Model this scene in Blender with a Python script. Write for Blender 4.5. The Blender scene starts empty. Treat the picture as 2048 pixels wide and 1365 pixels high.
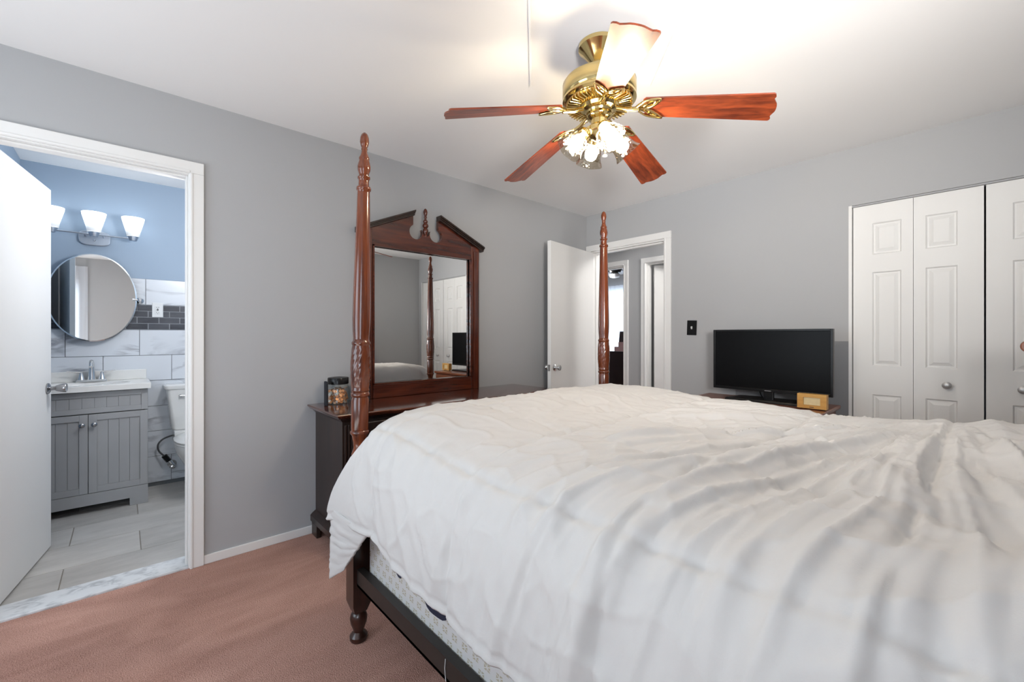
import bpy, bmesh, math, random
from mathutils import Vector, Matrix, noise
PI = math.pi
rnd = random.Random(7)
scene = bpy.context.scene
COL = scene.collection

# ------------------------------------------------------------------ camera
CAMZ = 1.208
YAW = math.radians(47.94)
cam_d = bpy.data.cameras.new('camera')
cam = bpy.data.objects.new('camera', cam_d)
COL.objects.link(cam)
cam.location = (0, 0, CAMZ)
cam.rotation_euler = (PI / 2, 0, YAW)
cam_d.sensor_fit = 'HORIZONTAL'
cam_d.sensor_width = 36
cam_d.lens = 36 * 864.3 / 2048
cam_d.shift_y = -9.8 / 2048
cam_d.clip_start = 0.02
scene.camera = cam
scene.view_settings.view_transform = 'Standard'
scene.view_settings.look = 'None'
scene.view_settings.exposure = 0.15
scene.view_settings.gamma = 1.0
scene.view_settings.use_curve_mapping = False
scene.cycles.max_bounces = 10
scene.cycles.transparent_max_bounces = 16
scene.cycles.caustics_reflective = False
scene.cycles.caustics_refractive = False
scene.cycles.sample_clamp_indirect = 6.0
scene.cycles.use_denoising = True

# ------------------------------------------------------------------ light
world = bpy.data.worlds.new('daylight')
scene.world = world
world.use_nodes = True
wb = world.node_tree.nodes['Background']
wb.inputs[0].default_value = (0.62, 0.78, 1.0, 1)
wb.inputs[1].default_value = 1.0


def area(name, loc, rot, sx, sy, power, col):
    d = bpy.data.lights.new(name, 'AREA')
    d.shape = 'RECTANGLE'; d.size = sx; d.size_y = sy
    d.energy = power; d.color = col
    o = bpy.data.objects.new(name, d)
    o.location = loc; o.rotation_euler = rot
    COL.objects.link(o)
    return o


def point(name, loc, power, col, r=0.05):
    d = bpy.data.lights.new(name, 'POINT')
    d.energy = power; d.color = col; d.shadow_soft_size = r
    o = bpy.data.objects.new(name, d); o.location = loc
    COL.objects.link(o)
    return o


BULB_E = 228.0
SHADE_E = 1.7
DAY = (0.84, 0.92, 1.0)
# daylight through the side window; rear window and its light are added as fill
area('window_daylight', (0.80, -0.98, 1.35), (0, PI / 2, 0), 1.35, 0.85, 50, DAY)
area('rear_fill', (-1.75, -1.74, 1.40), (PI / 2, 0, 0), 1.5, 1.3, 29, DAY)
# added fill lights near the viewpoint: one facing up, one towards the far corner
area('ceiling_fill', (-0.8, -0.85, 0.45), (PI, 0, 0), 2.0, 1.0, 24, (1.0, 0.98, 0.96))
fl = area('far_corner_fill', (0.50, 0.42, 1.46), (0, 0, 0), 0.42, 0.42, 18, (1.0, 0.98, 0.96))
fl.rotation_euler = Vector((-1.85, 2.75, 1.0)).to_track_quat('-Z', 'Y').to_euler()
fl.data.spread = math.radians(78)
# daylight through the curtained window of the room across the hall
area('far_room_daylight', (-5.0, 7.52, 1.45), (-PI / 2, 0, 0), 1.9, 1.6, 55, (0.78, 0.88, 1.0))
# added point lights, unseen, filling the hall, rooms beyond it and the bathroom
point('hall_fill', (-1.4, 4.05, 2.25), 34, (1.0, 0.97, 0.93), 0.08)
point('far_room_fill', (-4.2, 5.6, 2.1), 22, (1.0, 0.97, 0.93), 0.08)
point('side_room_fill', (-1.9, 5.3, 2.2), 5, (1.0, 0.97, 0.93), 0.08)
point('bathroom_fill', (-3.2, 0.55, 1.9), 25, (0.97, 0.98, 1.0), 0.12)

# ------------------------------------------------------------------ helpers
def link(name, bm, mat, parent=None, smooth=False, bevel=0.0, seg=2, angle=40):
    bmesh.ops.recalc_face_normals(bm, faces=bm.faces[:])
    me = bpy.data.meshes.new(name)
    if parent is not None and not parent.get('_local'):
        off = parent.get('_off')
        if off is not None:
            bmesh.ops.translate(bm, vec=-Vector(off), verts=bm.verts[:])
    bm.to_mesh(me); bm.free()
    if isinstance(mat, (list, tuple)):
        for m in mat: me.materials.append(m)
    else:
        me.materials.append(mat)
    o = bpy.data.objects.new(name, me)
    COL.objects.link(o)
    if parent is not None:
        o.parent = parent
        o['_off'] = parent.get('_off') or (0, 0, 0)
    else:
        o['_off'] = (0, 0, 0)
    if smooth:
        me.polygons.foreach_set('use_smooth', [True] * len(me.polygons))
        me.update()
        try:
            me.set_sharp_from_angle(angle=math.radians(angle))
        except Exception:
            pass
    if bevel:
        b = o.modifiers.new('bevel', 'BEVEL')
        b.width = bevel; b.segments = seg; b.limit_method = 'ANGLE'
        b.angle_limit = math.radians(50)
    return o


def thing(name, label, cat, loc, group=None, kind=None):
    o = bpy.data.objects.new(name, None)
    COL.objects.link(o)
    o.location = loc
    o['_off'] = tuple(loc)
    o.empty_display_size = 0.05
    tag(o, label, cat, group, kind)
    return o


def tag(o, label=None, cat=None, group=None, kind=None):
    if label: o['label'] = label
    if cat: o['category'] = cat
    if group: o['group'] = group
    if kind: o['kind'] = kind
    return o


def struct(name, bm, mat, label=None, cat=None, **k):
    o = link(name, bm, mat, None, **k)
    o['kind'] = 'structure'
    if label: o['label'] = label
    if cat: o['category'] = cat
    return o


def B(): return bmesh.new()


def box(bm, a, b, mi=0):
    x0, x1 = sorted((a[0], b[0])); y0, y1 = sorted((a[1], b[1])); z0, z1 = sorted((a[2], b[2]))
    vs = [bm.verts.new(p) for p in ((x0, y0, z0), (x1, y0, z0), (x1, y1, z0), (x0, y1, z0),
                                    (x0, y0, z1), (x1, y0, z1), (x1, y1, z1), (x0, y1, z1))]
    for f in ((3, 2, 1, 0), (4, 5, 6, 7), (0, 1, 5, 4), (1, 2, 6, 5), (2, 3, 7, 6), (3, 0, 4, 7)):
        fc = bm.faces.new([vs[i] for i in f]); fc.material_index = mi
    return vs


def cbox(bm, c, s, mi=0):
    return box(bm, [c[i] - s[i] / 2 for i in range(3)], [c[i] + s[i] / 2 for i in range(3)], mi)


def loft(bm, rings, cap=True, close=True):
    vr = [[bm.verts.new(p) for p in r] for r in rings]
    n = len(vr[0])
    for a, b in zip(vr[:-1], vr[1:]):
        for i in range(n if close else n - 1):
            j = (i + 1) % n
            try: bm.faces.new((a[i], a[j], b[j], b[i]))
            except ValueError: pass
    if cap:
        try: bm.faces.new(vr[0][::-1])
        except ValueError: pass
        try: bm.faces.new(vr[-1])
        except ValueError: pass
    return [v for r in vr for v in r]


def lathe(bm, prof, c=(0, 0, 0), n=32, M=None, cap=True, flute=None):
    """prof: (radius, height) pairs, axis +Z (or through matrix M)."""
    rings = []
    for r, h in prof:
        ring = []
        for i in range(n):
            a = 2 * PI * i / n
            rr = max(r, 1e-4)
            if flute: rr *= 1 + flute(a, h)
            p = Vector((rr * math.cos(a), rr * math.sin(a), h))
            if M is not None: p = M @ p
            ring.append(p + Vector(c))
        rings.append(ring)
    return loft(bm, rings, cap)


def tube(bm, pts, r, n=10, cap=True):
    pts = [Vector(p) for p in pts]
    rings = []
    up = None
    for i, p in enumerate(pts):
        d = (pts[min(i + 1, len(pts) - 1)] - pts[max(i - 1, 0)]).normalized()
        if up is None:
            up = Vector((0, 0, 1)) if abs(d.z) < 0.9 else Vector((1, 0, 0))
        s = d.cross(up).normalized()
        up = s.cross(d).normalized()
        rr = r[i] if isinstance(r, (list, tuple)) else r
        rings.append([p + (s * math.cos(2 * PI * k / n) + up * math.sin(2 * PI * k / n)) * rr for k in range(n)])
    return loft(bm, rings, cap)


def cyl(bm, a, b, r, n=20, r2=None):
    return tube(bm, [a, b], [r, r if r2 is None else r2], n)


def prism(bm, poly, axis, a, b):
    """extrude a 2-D polygon along axis ('x','y','z') from a to b"""
    def P(u, v, w):
        return {'x': (w, u, v), 'y': (u, w, v), 'z': (u, v, w)}[axis]
    A = [bm.verts.new(P(u, v, a)) for u, v in poly]
    Bv = [bm.verts.new(P(u, v, b)) for u, v in poly]
    n = len(poly)
    bm.faces.new(A[::-1]); bm.faces.new(Bv)
    for i in range(n):
        j = (i + 1) % n
        bm.faces.new((A[i], A[j], Bv[j], Bv[i]))
    return A + Bv


def sph(bm, c, r, n=16, sc=(1, 1, 1)):
    prof = [(r * math.sin(PI * k / n), -r * math.cos(PI * k / n)) for k in range(n + 1)]
    M = Matrix.Diagonal(Vector((sc[0], sc[1], sc[2]))).to_3x3()
    return lathe(bm, prof, c, 2 * n, M, cap=False)


def grid_surface(bm, f, nu, nv):
    V = [[bm.verts.new(f(i / nu, j / nv)) for j in range(nv + 1)] for i in range(nu + 1)]
    for i in range(nu):
        for j in range(nv):
            bm.faces.new((V[i][j], V[i + 1][j], V[i + 1][j + 1], V[i][j + 1]))


def sstep(a, b, x):
    t = min(1, max(0, (x - a) / (b - a)))
    return t * t * (3 - 2 * t)


def rotz(a): return Matrix.Rotation(a, 3, 'Z')

# ------------------------------------------------------------------ materials
def newmat(name):
    m = bpy.data.materials.new(name)
    m.use_nodes = True
    nt = m.node_tree
    return m, nt, nt.nodes['Principled BSDF']


def flat(name, col, rough=0.5, metal=0.0, coat=0.0, bump=None, var=None, spec=None):
    m, nt, p = newmat(name)
    p.inputs['Base Color'].default_value = (*col, 1)
    p.inputs['Roughness'].default_value = rough
    p.inputs['Metallic'].default_value = metal
    p.inputs['Coat Weight'].default_value = coat
    if spec is not None: p.inputs['Specular IOR Level'].default_value = spec
    tc = nt.nodes.new('ShaderNodeTexCoord')
    if var:
        sc, amt = var
        n = nt.nodes.new('ShaderNodeTexNoise'); n.inputs['Scale'].default_value = sc
        n.inputs['Detail'].default_value = 4
        nt.links.new(tc.outputs['Object'], n.inputs['Vector'])
        r = nt.nodes.new('ShaderNodeMapRange')
        r.inputs[1].default_value = 0.3; r.inputs[2].default_value = 0.7
        r.inputs[3].default_value = 1 - amt; r.inputs[4].default_value = 1 + amt
        nt.links.new(n.outputs['Fac'], r.inputs[0])
        mx = nt.nodes.new('ShaderNodeMix'); mx.data_type = 'RGBA'; mx.blend_type = 'MULTIPLY'
        mx.inputs[0].default_value = 1
        mx.inputs[6].default_value = (*col, 1)
        nt.links.new(r.outputs[0], mx.inputs[7])
        nt.links.new(mx.outputs[2], p.inputs['Base Color'])
    if bump:
        sc, st, dist = bump
        n = nt.nodes.new('ShaderNodeTexNoise'); n.inputs['Scale'].default_value = sc
        n.inputs['Detail'].default_value = 3
        nt.links.new(tc.outputs['Object'], n.inputs['Vector'])
        b = nt.nodes.new('ShaderNodeBump'); b.inputs['Strength'].default_value = st
        b.inputs['Distance'].default_value = dist
        nt.links.new(n.outputs['Fac'], b.inputs['Height'])
        nt.links.new(b.outputs['Normal'], p.inputs['Normal'])
    return m


def wood(name, dark, light, axis='z', rough=0.22, scale=1.0, coat=0.35):
    m, nt, p = newmat(name)
    tc = nt.nodes.new('ShaderNodeTexCoord')
    mp = nt.nodes.new('ShaderNodeMapping')
    s = [14 * scale] * 3
    s['xyz'.index(axis)] = 1.1 * scale
    mp.inputs['Scale'].default_value = s
    nt.links.new(tc.outputs['Object'], mp.inputs['Vector'])
    n1 = nt.nodes.new('ShaderNodeTexNoise'); n1.inputs['Scale'].default_value = 1.6
    n1.inputs['Detail'].default_value = 6; n1.inputs['Distortion'].default_value = 0.7
    nt.links.new(mp.outputs[0], n1.inputs['Vector'])
    n2 = nt.nodes.new('ShaderNodeTexNoise'); n2.inputs['Scale'].default_value = 7
    n2.inputs['Detail'].default_value = 3
    nt.links.new(mp.outputs[0], n2.inputs['Vector'])
    ad = nt.nodes.new('ShaderNodeMath'); ad.operation = 'MULTIPLY_ADD'
    nt.links.new(n2.outputs['Fac'], ad.inputs[0]); ad.inputs[1].default_value = 0.35
    nt.links.new(n1.outputs['Fac'], ad.inputs[2])
    cr = nt.nodes.new('ShaderNodeValToRGB')
    cr.color_ramp.elements[0].position = 0.46; cr.color_ramp.elements[0].color = (*dark, 1)
    cr.color_ramp.elements[1].position = 0.88; cr.color_ramp.elements[1].color = (*light, 1)
    nt.links.new(ad.outputs[0], cr.inputs[0])
    nt.links.new(cr.outputs[0], p.inputs['Base Color'])
    p.inputs['Roughness'].default_value = rough
    p.inputs['Coat Weight'].default_value = coat
    p.inputs['Coat Roughness'].default_value = 0.12
    return m


def thin_glass(name, tint=(1, 1, 1), refl=0.12, rough=0.03, ripple=0.0, diffuse=0.0):
    m = bpy.data.materials.new(name); m.use_nodes = True
    nt = m.node_tree
    nt.nodes.remove(nt.nodes['Principled BSDF'])
    out = nt.nodes['Material Output']
    tr = nt.nodes.new('ShaderNodeBsdfTransparent'); tr.inputs[0].default_value = (*tint, 1)
    gl = nt.nodes.new('ShaderNodeBsdfGlossy'); gl.inputs['Roughness'].default_value = rough
    lw = nt.nodes.new('ShaderNodeLayerWeight'); lw.inputs[0].default_value = 0.35
    mr = nt.nodes.new('ShaderNodeMapRange')
    mr.inputs[3].default_value = refl; mr.inputs[4].default_value = min(1, refl + 0.45)
    nt.links.new(lw.outputs['Facing'], mr.inputs[0])
    mx = nt.nodes.new('ShaderNodeMixShader')
    nt.links.new(mr.outputs[0], mx.inputs[0])
    nt.links.new(tr.outputs[0], mx.inputs[1]); nt.links.new(gl.outputs[0], mx.inputs[2])
    last = mx
    if diffuse:
        df = nt.nodes.new('ShaderNodeBsdfTranslucent'); df.inputs[0].default_value = (1, 0.97, 0.92, 1)
        m2 = nt.nodes.new('ShaderNodeMixShader'); m2.inputs[0].default_value = diffuse
        nt.links.new(mx.outputs[0], m2.inputs[1]); nt.links.new(df.outputs[0], m2.inputs[2])
        last = m2
    if ripple:
        tc = nt.nodes.new('ShaderNodeTexCoord')
        n = nt.nodes.new('ShaderNodeTexVoronoi'); n.inputs['Scale'].default_value = 70
        nt.links.new(tc.outputs['Object'], n.inputs['Vector'])
        b = nt.nodes.new('ShaderNodeBump'); b.inputs['Strength'].default_value = ripple
        b.inputs['Distance'].default_value = 0.004
        nt.links.new(n.outputs['Distance'], b.inputs['Height'])
        nt.links.new(b.outputs[0], gl.inputs['Normal']); nt.links.new(b.outputs[0], lw.inputs['Normal'])
    nt.links.new(last.outputs[0], out.inputs[0])
    return m


def emit(name, col, st):
    m, nt, p = newmat(name)
    p.inputs['Base Color'].default_value = (0.9, 0.9, 0.9, 1)
    p.inputs['Emission Color'].default_value = (*col, 1)
    p.inputs['Emission Strength'].default_value = st
    return m


def wall_paint(name, col, patch=None):
    m = flat(name, col, 0.75, bump=(160, 0.08, 0.002), var=(1.3, 0.012), spec=0.25)
    return m


M = {}
M['wall'] = wall_paint('grey wall paint', (0.435, 0.440, 0.449))
M['ceiling'] = flat('ceiling paint', (0.88, 0.875, 0.87), 0.85, bump=(90, 0.06, 0.002), spec=0.2)
M['trim'] = flat('white trim paint', (0.82, 0.815, 0.80), 0.42, var=(2.0, 0.015))
M['door'] = flat('white door paint', (0.80, 0.795, 0.78), 0.5, var=(1.5, 0.02))
M['blue'] = flat('blue bathroom paint', (0.33, 0.42, 0.53), 0.6, bump=(40, 0.1, 0.002))
M['wood_v'] = wood('cherry wood upright grain', (0.030, 0.005, 0.003), (0.13, 0.026, 0.009), 'z')
M['wood_post'] = wood('polished cherry bedpost', (0.045, 0.0075, 0.0025), (0.20, 0.044, 0.010), 'z', rough=0.2)
M['wood_y'] = wood('cherry wood along the wall', (0.026, 0.005, 0.003), (0.125, 0.024, 0.009), 'y', rough=0.2)
M['wood_dark'] = wood('dark stained cabinet wood', (0.012, 0.008, 0.007), (0.035, 0.018, 0.013), 'z', rough=0.35, coat=0.1)
M['wood_top'] = wood('glossy dark dresser top', (0.035, 0.008, 0.004), (0.14, 0.034, 0.014), 'y', rough=0.12, coat=0.6)
M['wood_x'] = wood('reddish brown stand wood', (0.12, 0.032, 0.014), (0.26, 0.082, 0.034), 'x', rough=0.35)
M['wood_leg'] = wood('near black bed leg wood', (0.006, 0.003, 0.002), (0.042, 0.012, 0.007), 'z', rough=0.3)
M['fanwood'] = wood('rosewood fan blade', (0.075, 0.012, 0.005), (0.33, 0.062, 0.018), 'x', rough=0.34, scale=1.3, coat=0.35)
M['bamboo'] = wood('honey coloured wood', (0.55, 0.27, 0.06), (0.72, 0.42, 0.12), 'x', rough=0.45, coat=0.0)
M['brass'] = flat('polished brass', (0.72, 0.56, 0.25), 0.13, 1.0)
M['chrome'] = flat('brushed chrome', (0.72, 0.72, 0.72), 0.2, 1.0)
M['nickel'] = flat('dark nickel', (0.35, 0.35, 0.36), 0.25, 1.0)
M['mirror'] = flat('mirror silver', (0.90, 0.91, 0.91), 0.0, 1.0)
M['bevel_glass'] = flat('bevelled mirror rim', (0.80, 0.83, 0.84), 0.12, 1.0)
M['black'] = flat('black plastic', (0.006, 0.006, 0.0065), 0.3, spec=0.3)
M['screen'] = flat('television screen', (0.004, 0.004, 0.0045), 0.30, spec=0.12)
M['blackcloth'] = flat('black cloth', (0.012, 0.013, 0.018), 0.8, bump=(300, 0.5, 0.004))
M['switch'] = flat('black switch plate', (0.004, 0.004, 0.004), 0.45, spec=0.2)
M['white_plastic'] = flat('white plastic', (0.75, 0.76, 0.76), 0.35)
M['porcelain'] = flat('white porcelain', (0.82, 0.82, 0.80), 0.12, coat=0.5)
M['cultured'] = flat('white vanity top', (0.83, 0.82, 0.79), 0.2, coat=0.3)
M['vanity'] = flat('grey cabinet paint', (0.37, 0.372, 0.375), 0.45, var=(6, 0.03))
M['navy'] = flat('navy cotton', (0.016, 0.018, 0.042), 0.85, bump=(400, 0.3, 0.002))
M['rail'] = flat('dark bed rail', (0.020, 0.017, 0.015), 0.45)
M['rubber'] = flat('dark braided hose', (0.07, 0.07, 0.075), 0.45, bump=(250, 0.5, 0.003))
M['copper'] = flat('copper coin', (0.78, 0.38, 0.19), 0.42, 1.0)
M['silver'] = flat('silver coin', (0.75, 0.73, 0.70), 0.40, 1.0)
M['jar'] = thin_glass('clear jar glass', (0.93, 0.96, 0.94), 0.06)
M['pane'] = thin_glass('window glass', (0.97, 0.99, 1.0), 0.05)
M['shade_glass'] = thin_glass('rippled shade glass', (0.80, 0.76, 0.68), 0.04, 0.10, 0.7, 0.0)
M['bulb'] = emit('fan bulb', (1.0, 0.90, 0.76), BULB_E)
M['sheer'] = None


def mat_sheer(name, col, t):
    m = bpy.data.materials.new(name); m.use_nodes = True
    nt = m.node_tree; nt.nodes.remove(nt.nodes['Principled BSDF'])
    d = nt.nodes.new('ShaderNodeBsdfDiffuse'); d.inputs[0].default_value = (*col, 1)
    tr = nt.nodes.new('ShaderNodeBsdfTranslucent'); tr.inputs[0].default_value = (*col, 1)
    mx = nt.nodes.new('ShaderNodeMixShader'); mx.inputs[0].default_value = t
    nt.links.new(d.outputs[0], mx.inputs[1]); nt.links.new(tr.outputs[0], mx.inputs[2])
    nt.links.new(mx.outputs[0], nt.nodes['Material Output'].inputs[0])
    return m


M['sheer'] = mat_sheer('white sheer fabric', (0.86, 0.88, 0.92), 0.6)


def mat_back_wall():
    """grey paint with a darker patch low down behind the television"""
    m = wall_paint('grey wall paint with darker patch', (0.435, 0.440, 0.449))
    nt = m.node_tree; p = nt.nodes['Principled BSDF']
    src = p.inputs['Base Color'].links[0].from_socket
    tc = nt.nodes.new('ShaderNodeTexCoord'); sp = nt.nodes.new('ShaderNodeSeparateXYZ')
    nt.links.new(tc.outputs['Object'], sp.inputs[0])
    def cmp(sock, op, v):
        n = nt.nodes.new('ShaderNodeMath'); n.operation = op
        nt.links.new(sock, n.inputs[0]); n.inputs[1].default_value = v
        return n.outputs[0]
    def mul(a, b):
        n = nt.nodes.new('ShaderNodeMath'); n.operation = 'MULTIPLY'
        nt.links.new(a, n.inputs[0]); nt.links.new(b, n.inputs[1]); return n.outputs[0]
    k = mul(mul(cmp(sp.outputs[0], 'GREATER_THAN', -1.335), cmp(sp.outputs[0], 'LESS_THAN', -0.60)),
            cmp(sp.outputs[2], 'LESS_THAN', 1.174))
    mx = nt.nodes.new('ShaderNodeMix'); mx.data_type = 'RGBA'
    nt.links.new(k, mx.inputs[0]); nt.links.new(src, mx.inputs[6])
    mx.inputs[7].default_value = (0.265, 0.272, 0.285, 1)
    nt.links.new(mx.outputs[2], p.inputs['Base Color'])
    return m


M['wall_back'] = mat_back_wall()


def mat_carpet():
    m, nt, p = newmat('dusty rose carpet')
    tc = nt.nodes.new('ShaderNodeTexCoord')
    n1 = nt.nodes.new('ShaderNodeTexNoise'); n1.inputs['Scale'].default_value = 230
    n1.inputs['Detail'].default_value = 3
    n2 = nt.nodes.new('ShaderNodeTexNoise'); n2.inputs['Scale'].default_value = 2.6
    n2.inputs['Detail'].default_value = 5; n2.inputs['Distortion'].default_value = 1.2
    mp = nt.nodes.new('ShaderNodeMapping'); mp.inputs['Rotation'].default_value = (0, 0, 0.6)
    mp.inputs['Scale'].default_value = (2.2, 0.8, 1)
    nt.links.new(tc.outputs['Object'], n1.inputs['Vector'])
    nt.links.new(tc.outputs['Object'], mp.inputs['Vector'])
    nt.links.new(mp.outputs[0], n2.inputs['Vector'])
    a = nt.nodes.new('ShaderNodeMath'); a.operation = 'MULTIPLY_ADD'
    nt.links.new(n2.outputs['Fac'], a.inputs[0]); a.inputs[1].default_value = 0.55
    b0 = nt.nodes.new('ShaderNodeMath'); b0.operation = 'MULTIPLY'; b0.inputs[1].default_value = 1.0
    nt.links.new(n1.outputs['Fac'], b0.inputs[0]); nt.links.new(b0.outputs[0], a.inputs[2])
    cr = nt.nodes.new('ShaderNodeValToRGB')
    cr.color_ramp.elements[0].position = 0.50; cr.color_ramp.elements[0].color = (0.30, 0.155, 0.122, 1)
    cr.color_ramp.elements[1].position = 1.00; cr.color_ramp.elements[1].color = (0.62, 0.37, 0.30, 1)
    nt.links.new(a.outputs[0], cr.inputs[0]); nt.links.new(cr.outputs[0], p.inputs['Base Color'])
    p.inputs['Roughness'].default_value = 0.95
    p.inputs['Specular IOR Level'].default_value = 0.1
    bp = nt.nodes.new('ShaderNodeBump'); bp.inputs['Strength'].default_value = 0.9
    bp.inputs['Distance'].default_value = 0.006
    nt.links.new(n1.outputs['Fac'], bp.inputs['Height']); nt.links.new(bp.outputs[0], p.inputs['Normal'])
    return m


M['carpet'] = mat_carpet()


def mat_marble(name, base, vein, scale, island=True, rough=0.25, width=0.05):
    m, nt, p = newmat(name)
    tc = nt.nodes.new('ShaderNodeTexCoord')
    vec = tc.outputs['Object']
    if island:
        g = nt.nodes.new('ShaderNodeNewGeometry')
        w = nt.nodes.new('ShaderNodeVectorMath'); w.operation = 'SCALE'
        w.inputs[0].default_value = (17, 9, 23)
        nt.links.new(g.outputs['Random Per Island'], w.inputs[3])
        ad = nt.nodes.new('ShaderNodeVectorMath'); ad.operation = 'ADD'
        nt.links.new(vec, ad.inputs[0]); nt.links.new(w.outputs[0], ad.inputs[1])
        vec = ad.outputs[0]
    mp = nt.nodes.new('ShaderNodeMapping'); mp.inputs['Rotation'].default_value = (0.75, 0.2, 0.3)
    mp.inputs['Scale'].default_value = (1, 0.5, 1.3)
    nt.links.new(vec, mp.inputs[0])
    n = nt.nodes.new('ShaderNodeTexNoise'); n.inputs['Scale'].default_value = scale
    n.inputs['Detail'].default_value = 6; n.inputs['Distortion'].default_value = 0.9
    nt.links.new(mp.outputs[0], n.inputs['Vector'])
    s = nt.nodes.new('ShaderNodeMath'); s.operation = 'SUBTRACT'; s.inputs[1].default_value = 0.5
    nt.links.new(n.outputs['Fac'], s.inputs[0])
    ab = nt.nodes.new('ShaderNodeMath'); ab.operation = 'ABSOLUTE'
    nt.links.new(s.outputs[0], ab.inputs[0])
    mask = nt.nodes.new('ShaderNodeTexNoise'); mask.inputs['Scale'].default_value = scale * 0.7
    nt.links.new(vec, mask.inputs['Vector'])
    mr2 = nt.nodes.new('ShaderNodeMapRange'); mr2.inputs[1].default_value = 0.42; mr2.inputs[2].default_value = 0.62
    nt.links.new(mask.outputs['Fac'], mr2.inputs[0])
    mr = nt.nodes.new('ShaderNodeMapRange'); mr.inputs[1].default_value = 0.0; mr.inputs[2].default_value = width
    mr.inputs[3].default_value = 1; mr.inputs[4].default_value = 0
    nt.links.new(ab.outputs[0], mr.inputs[0])
    mu = nt.nodes.new('ShaderNodeMath'); mu.operation = 'MULTIPLY'
    nt.links.new(mr.outputs[0], mu.inputs[0]); nt.links.new(mr2.outputs[0], mu.inputs[1])
    mx = nt.nodes.new('ShaderNodeMix'); mx.data_type = 'RGBA'
    mx.inputs[6].default_value = (*base, 1); mx.inputs[7].default_value = (*vein, 1)
    nt.links.new(mu.outputs[0], mx.inputs[0]); nt.links.new(mx.outputs[2], p.inputs['Base Color'])
    p.inputs['Roughness'].default_value = rough
    return m


M['marble'] = mat_marble('white marble tile', (0.72, 0.75, 0.79), (0.30, 0.31, 0.34), 3.4)
M['threshold'] = mat_marble('marble threshold', (0.68, 0.70, 0.72), (0.40, 0.42, 0.44), 22, False, 0.3, 0.12)


def mat_island(name, c0, c1, scale, rough):
    m, nt, p = newmat(name)
    g = nt.nodes.new('ShaderNodeNewGeometry'); tc = nt.nodes.new('ShaderNodeTexCoord')
    mp = nt.nodes.new('ShaderNodeMapping'); mp.inputs['Scale'].default_value = (1.6, 0.5, 1.6)
    nt.links.new(tc.outputs['Object'], mp.inputs[0])
    n = nt.nodes.new('ShaderNodeTexNoise'); n.inputs['Scale'].default_value = scale
    n.inputs['Detail'].default_value = 8; n.inputs['Roughness'].default_value = 0.65
    nt.links.new(mp.outputs[0], n.inputs['Vector'])
    a = nt.nodes.new('ShaderNodeMath'); a.operation = 'MULTIPLY_ADD'; a.inputs[1].default_value = 0.22
    nt.links.new(g.outputs['Random Per Island'], a.inputs[0]); nt.links.new(n.outputs['Fac'], a.inputs[2])
    cr = nt.nodes.new('ShaderNodeValToRGB')
    cr.color_ramp.elements[0].position = 0.35; cr.color_ramp.elements[0].color = (*c0, 1)
    cr.color_ramp.elements[1].position = 0.85; cr.color_ramp.elements[1].color = (*c1, 1)
    nt.links.new(a.outputs[0], cr.inputs[0]); nt.links.new(cr.outputs[0], p.inputs['Base Color'])
    p.inputs['Roughness'].default_value = rough
    return m


M['floortile'] = mat_island('grey porcelain floor tile', (0.36, 0.345, 0.325), (0.56, 0.54, 0.51), 5, 0.5)
M['slate'] = mat_island('charcoal glass brick', (0.035, 0.038, 0.048), (0.10, 0.105, 0.12), 9, 0.25)
M['grout_dark'] = flat('dark grout', (0.16, 0.17, 0.18), 0.9)
M['grout_light'] = flat('pale grout', (0.42, 0.44, 0.47), 0.9)
M['grout_floor'] = flat('taupe floor grout', (0.27, 0.245, 0.21), 0.9)


def mat_duvet():
    m, nt, p = newmat('white cotton duvet')
    p.inputs['Base Color'].default_value = (0.62, 0.612, 0.60, 1)
    p.inputs['Roughness'].default_value = 0.85
    p.inputs['Specular IOR Level'].default_value = 0.2
    p.inputs['Sheen Weight'].default_value = 0.15
    tc = nt.nodes.new('ShaderNodeTexCoord')
    n = nt.nodes.new('ShaderNodeTexNoise'); n.inputs['Scale'].default_value = 16
    n.inputs['Detail'].default_value = 3; n.inputs['Distortion'].default_value = 0.2
    nt.links.new(tc.outputs['Object'], n.inputs['Vector'])
    n2 = nt.nodes.new('ShaderNodeTexNoise'); n2.inputs['Scale'].default_value = 500
    nt.links.new(tc.outputs['Object'], n2.inputs['Vector'])
    b = nt.nodes.new('ShaderNodeBump'); b.inputs['Strength'].default_value = 0.22
    b.inputs['Distance'].default_value = 0.010
    nt.links.new(n.outputs['Fac'], b.inputs['Height'])
    b2 = nt.nodes.new('ShaderNodeBump'); b2.inputs['Strength'].default_value = 0.12
    b2.inputs['Distance'].default_value = 0.002
    nt.links.new(n2.outputs['Fac'], b2.inputs['Height']); nt.links.new(b.outputs[0], b2.inputs['Normal'])
    nt.links.new(b2.outputs[0], p.inputs['Normal'])
    return m


M['duvet'] = mat_duvet()


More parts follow.
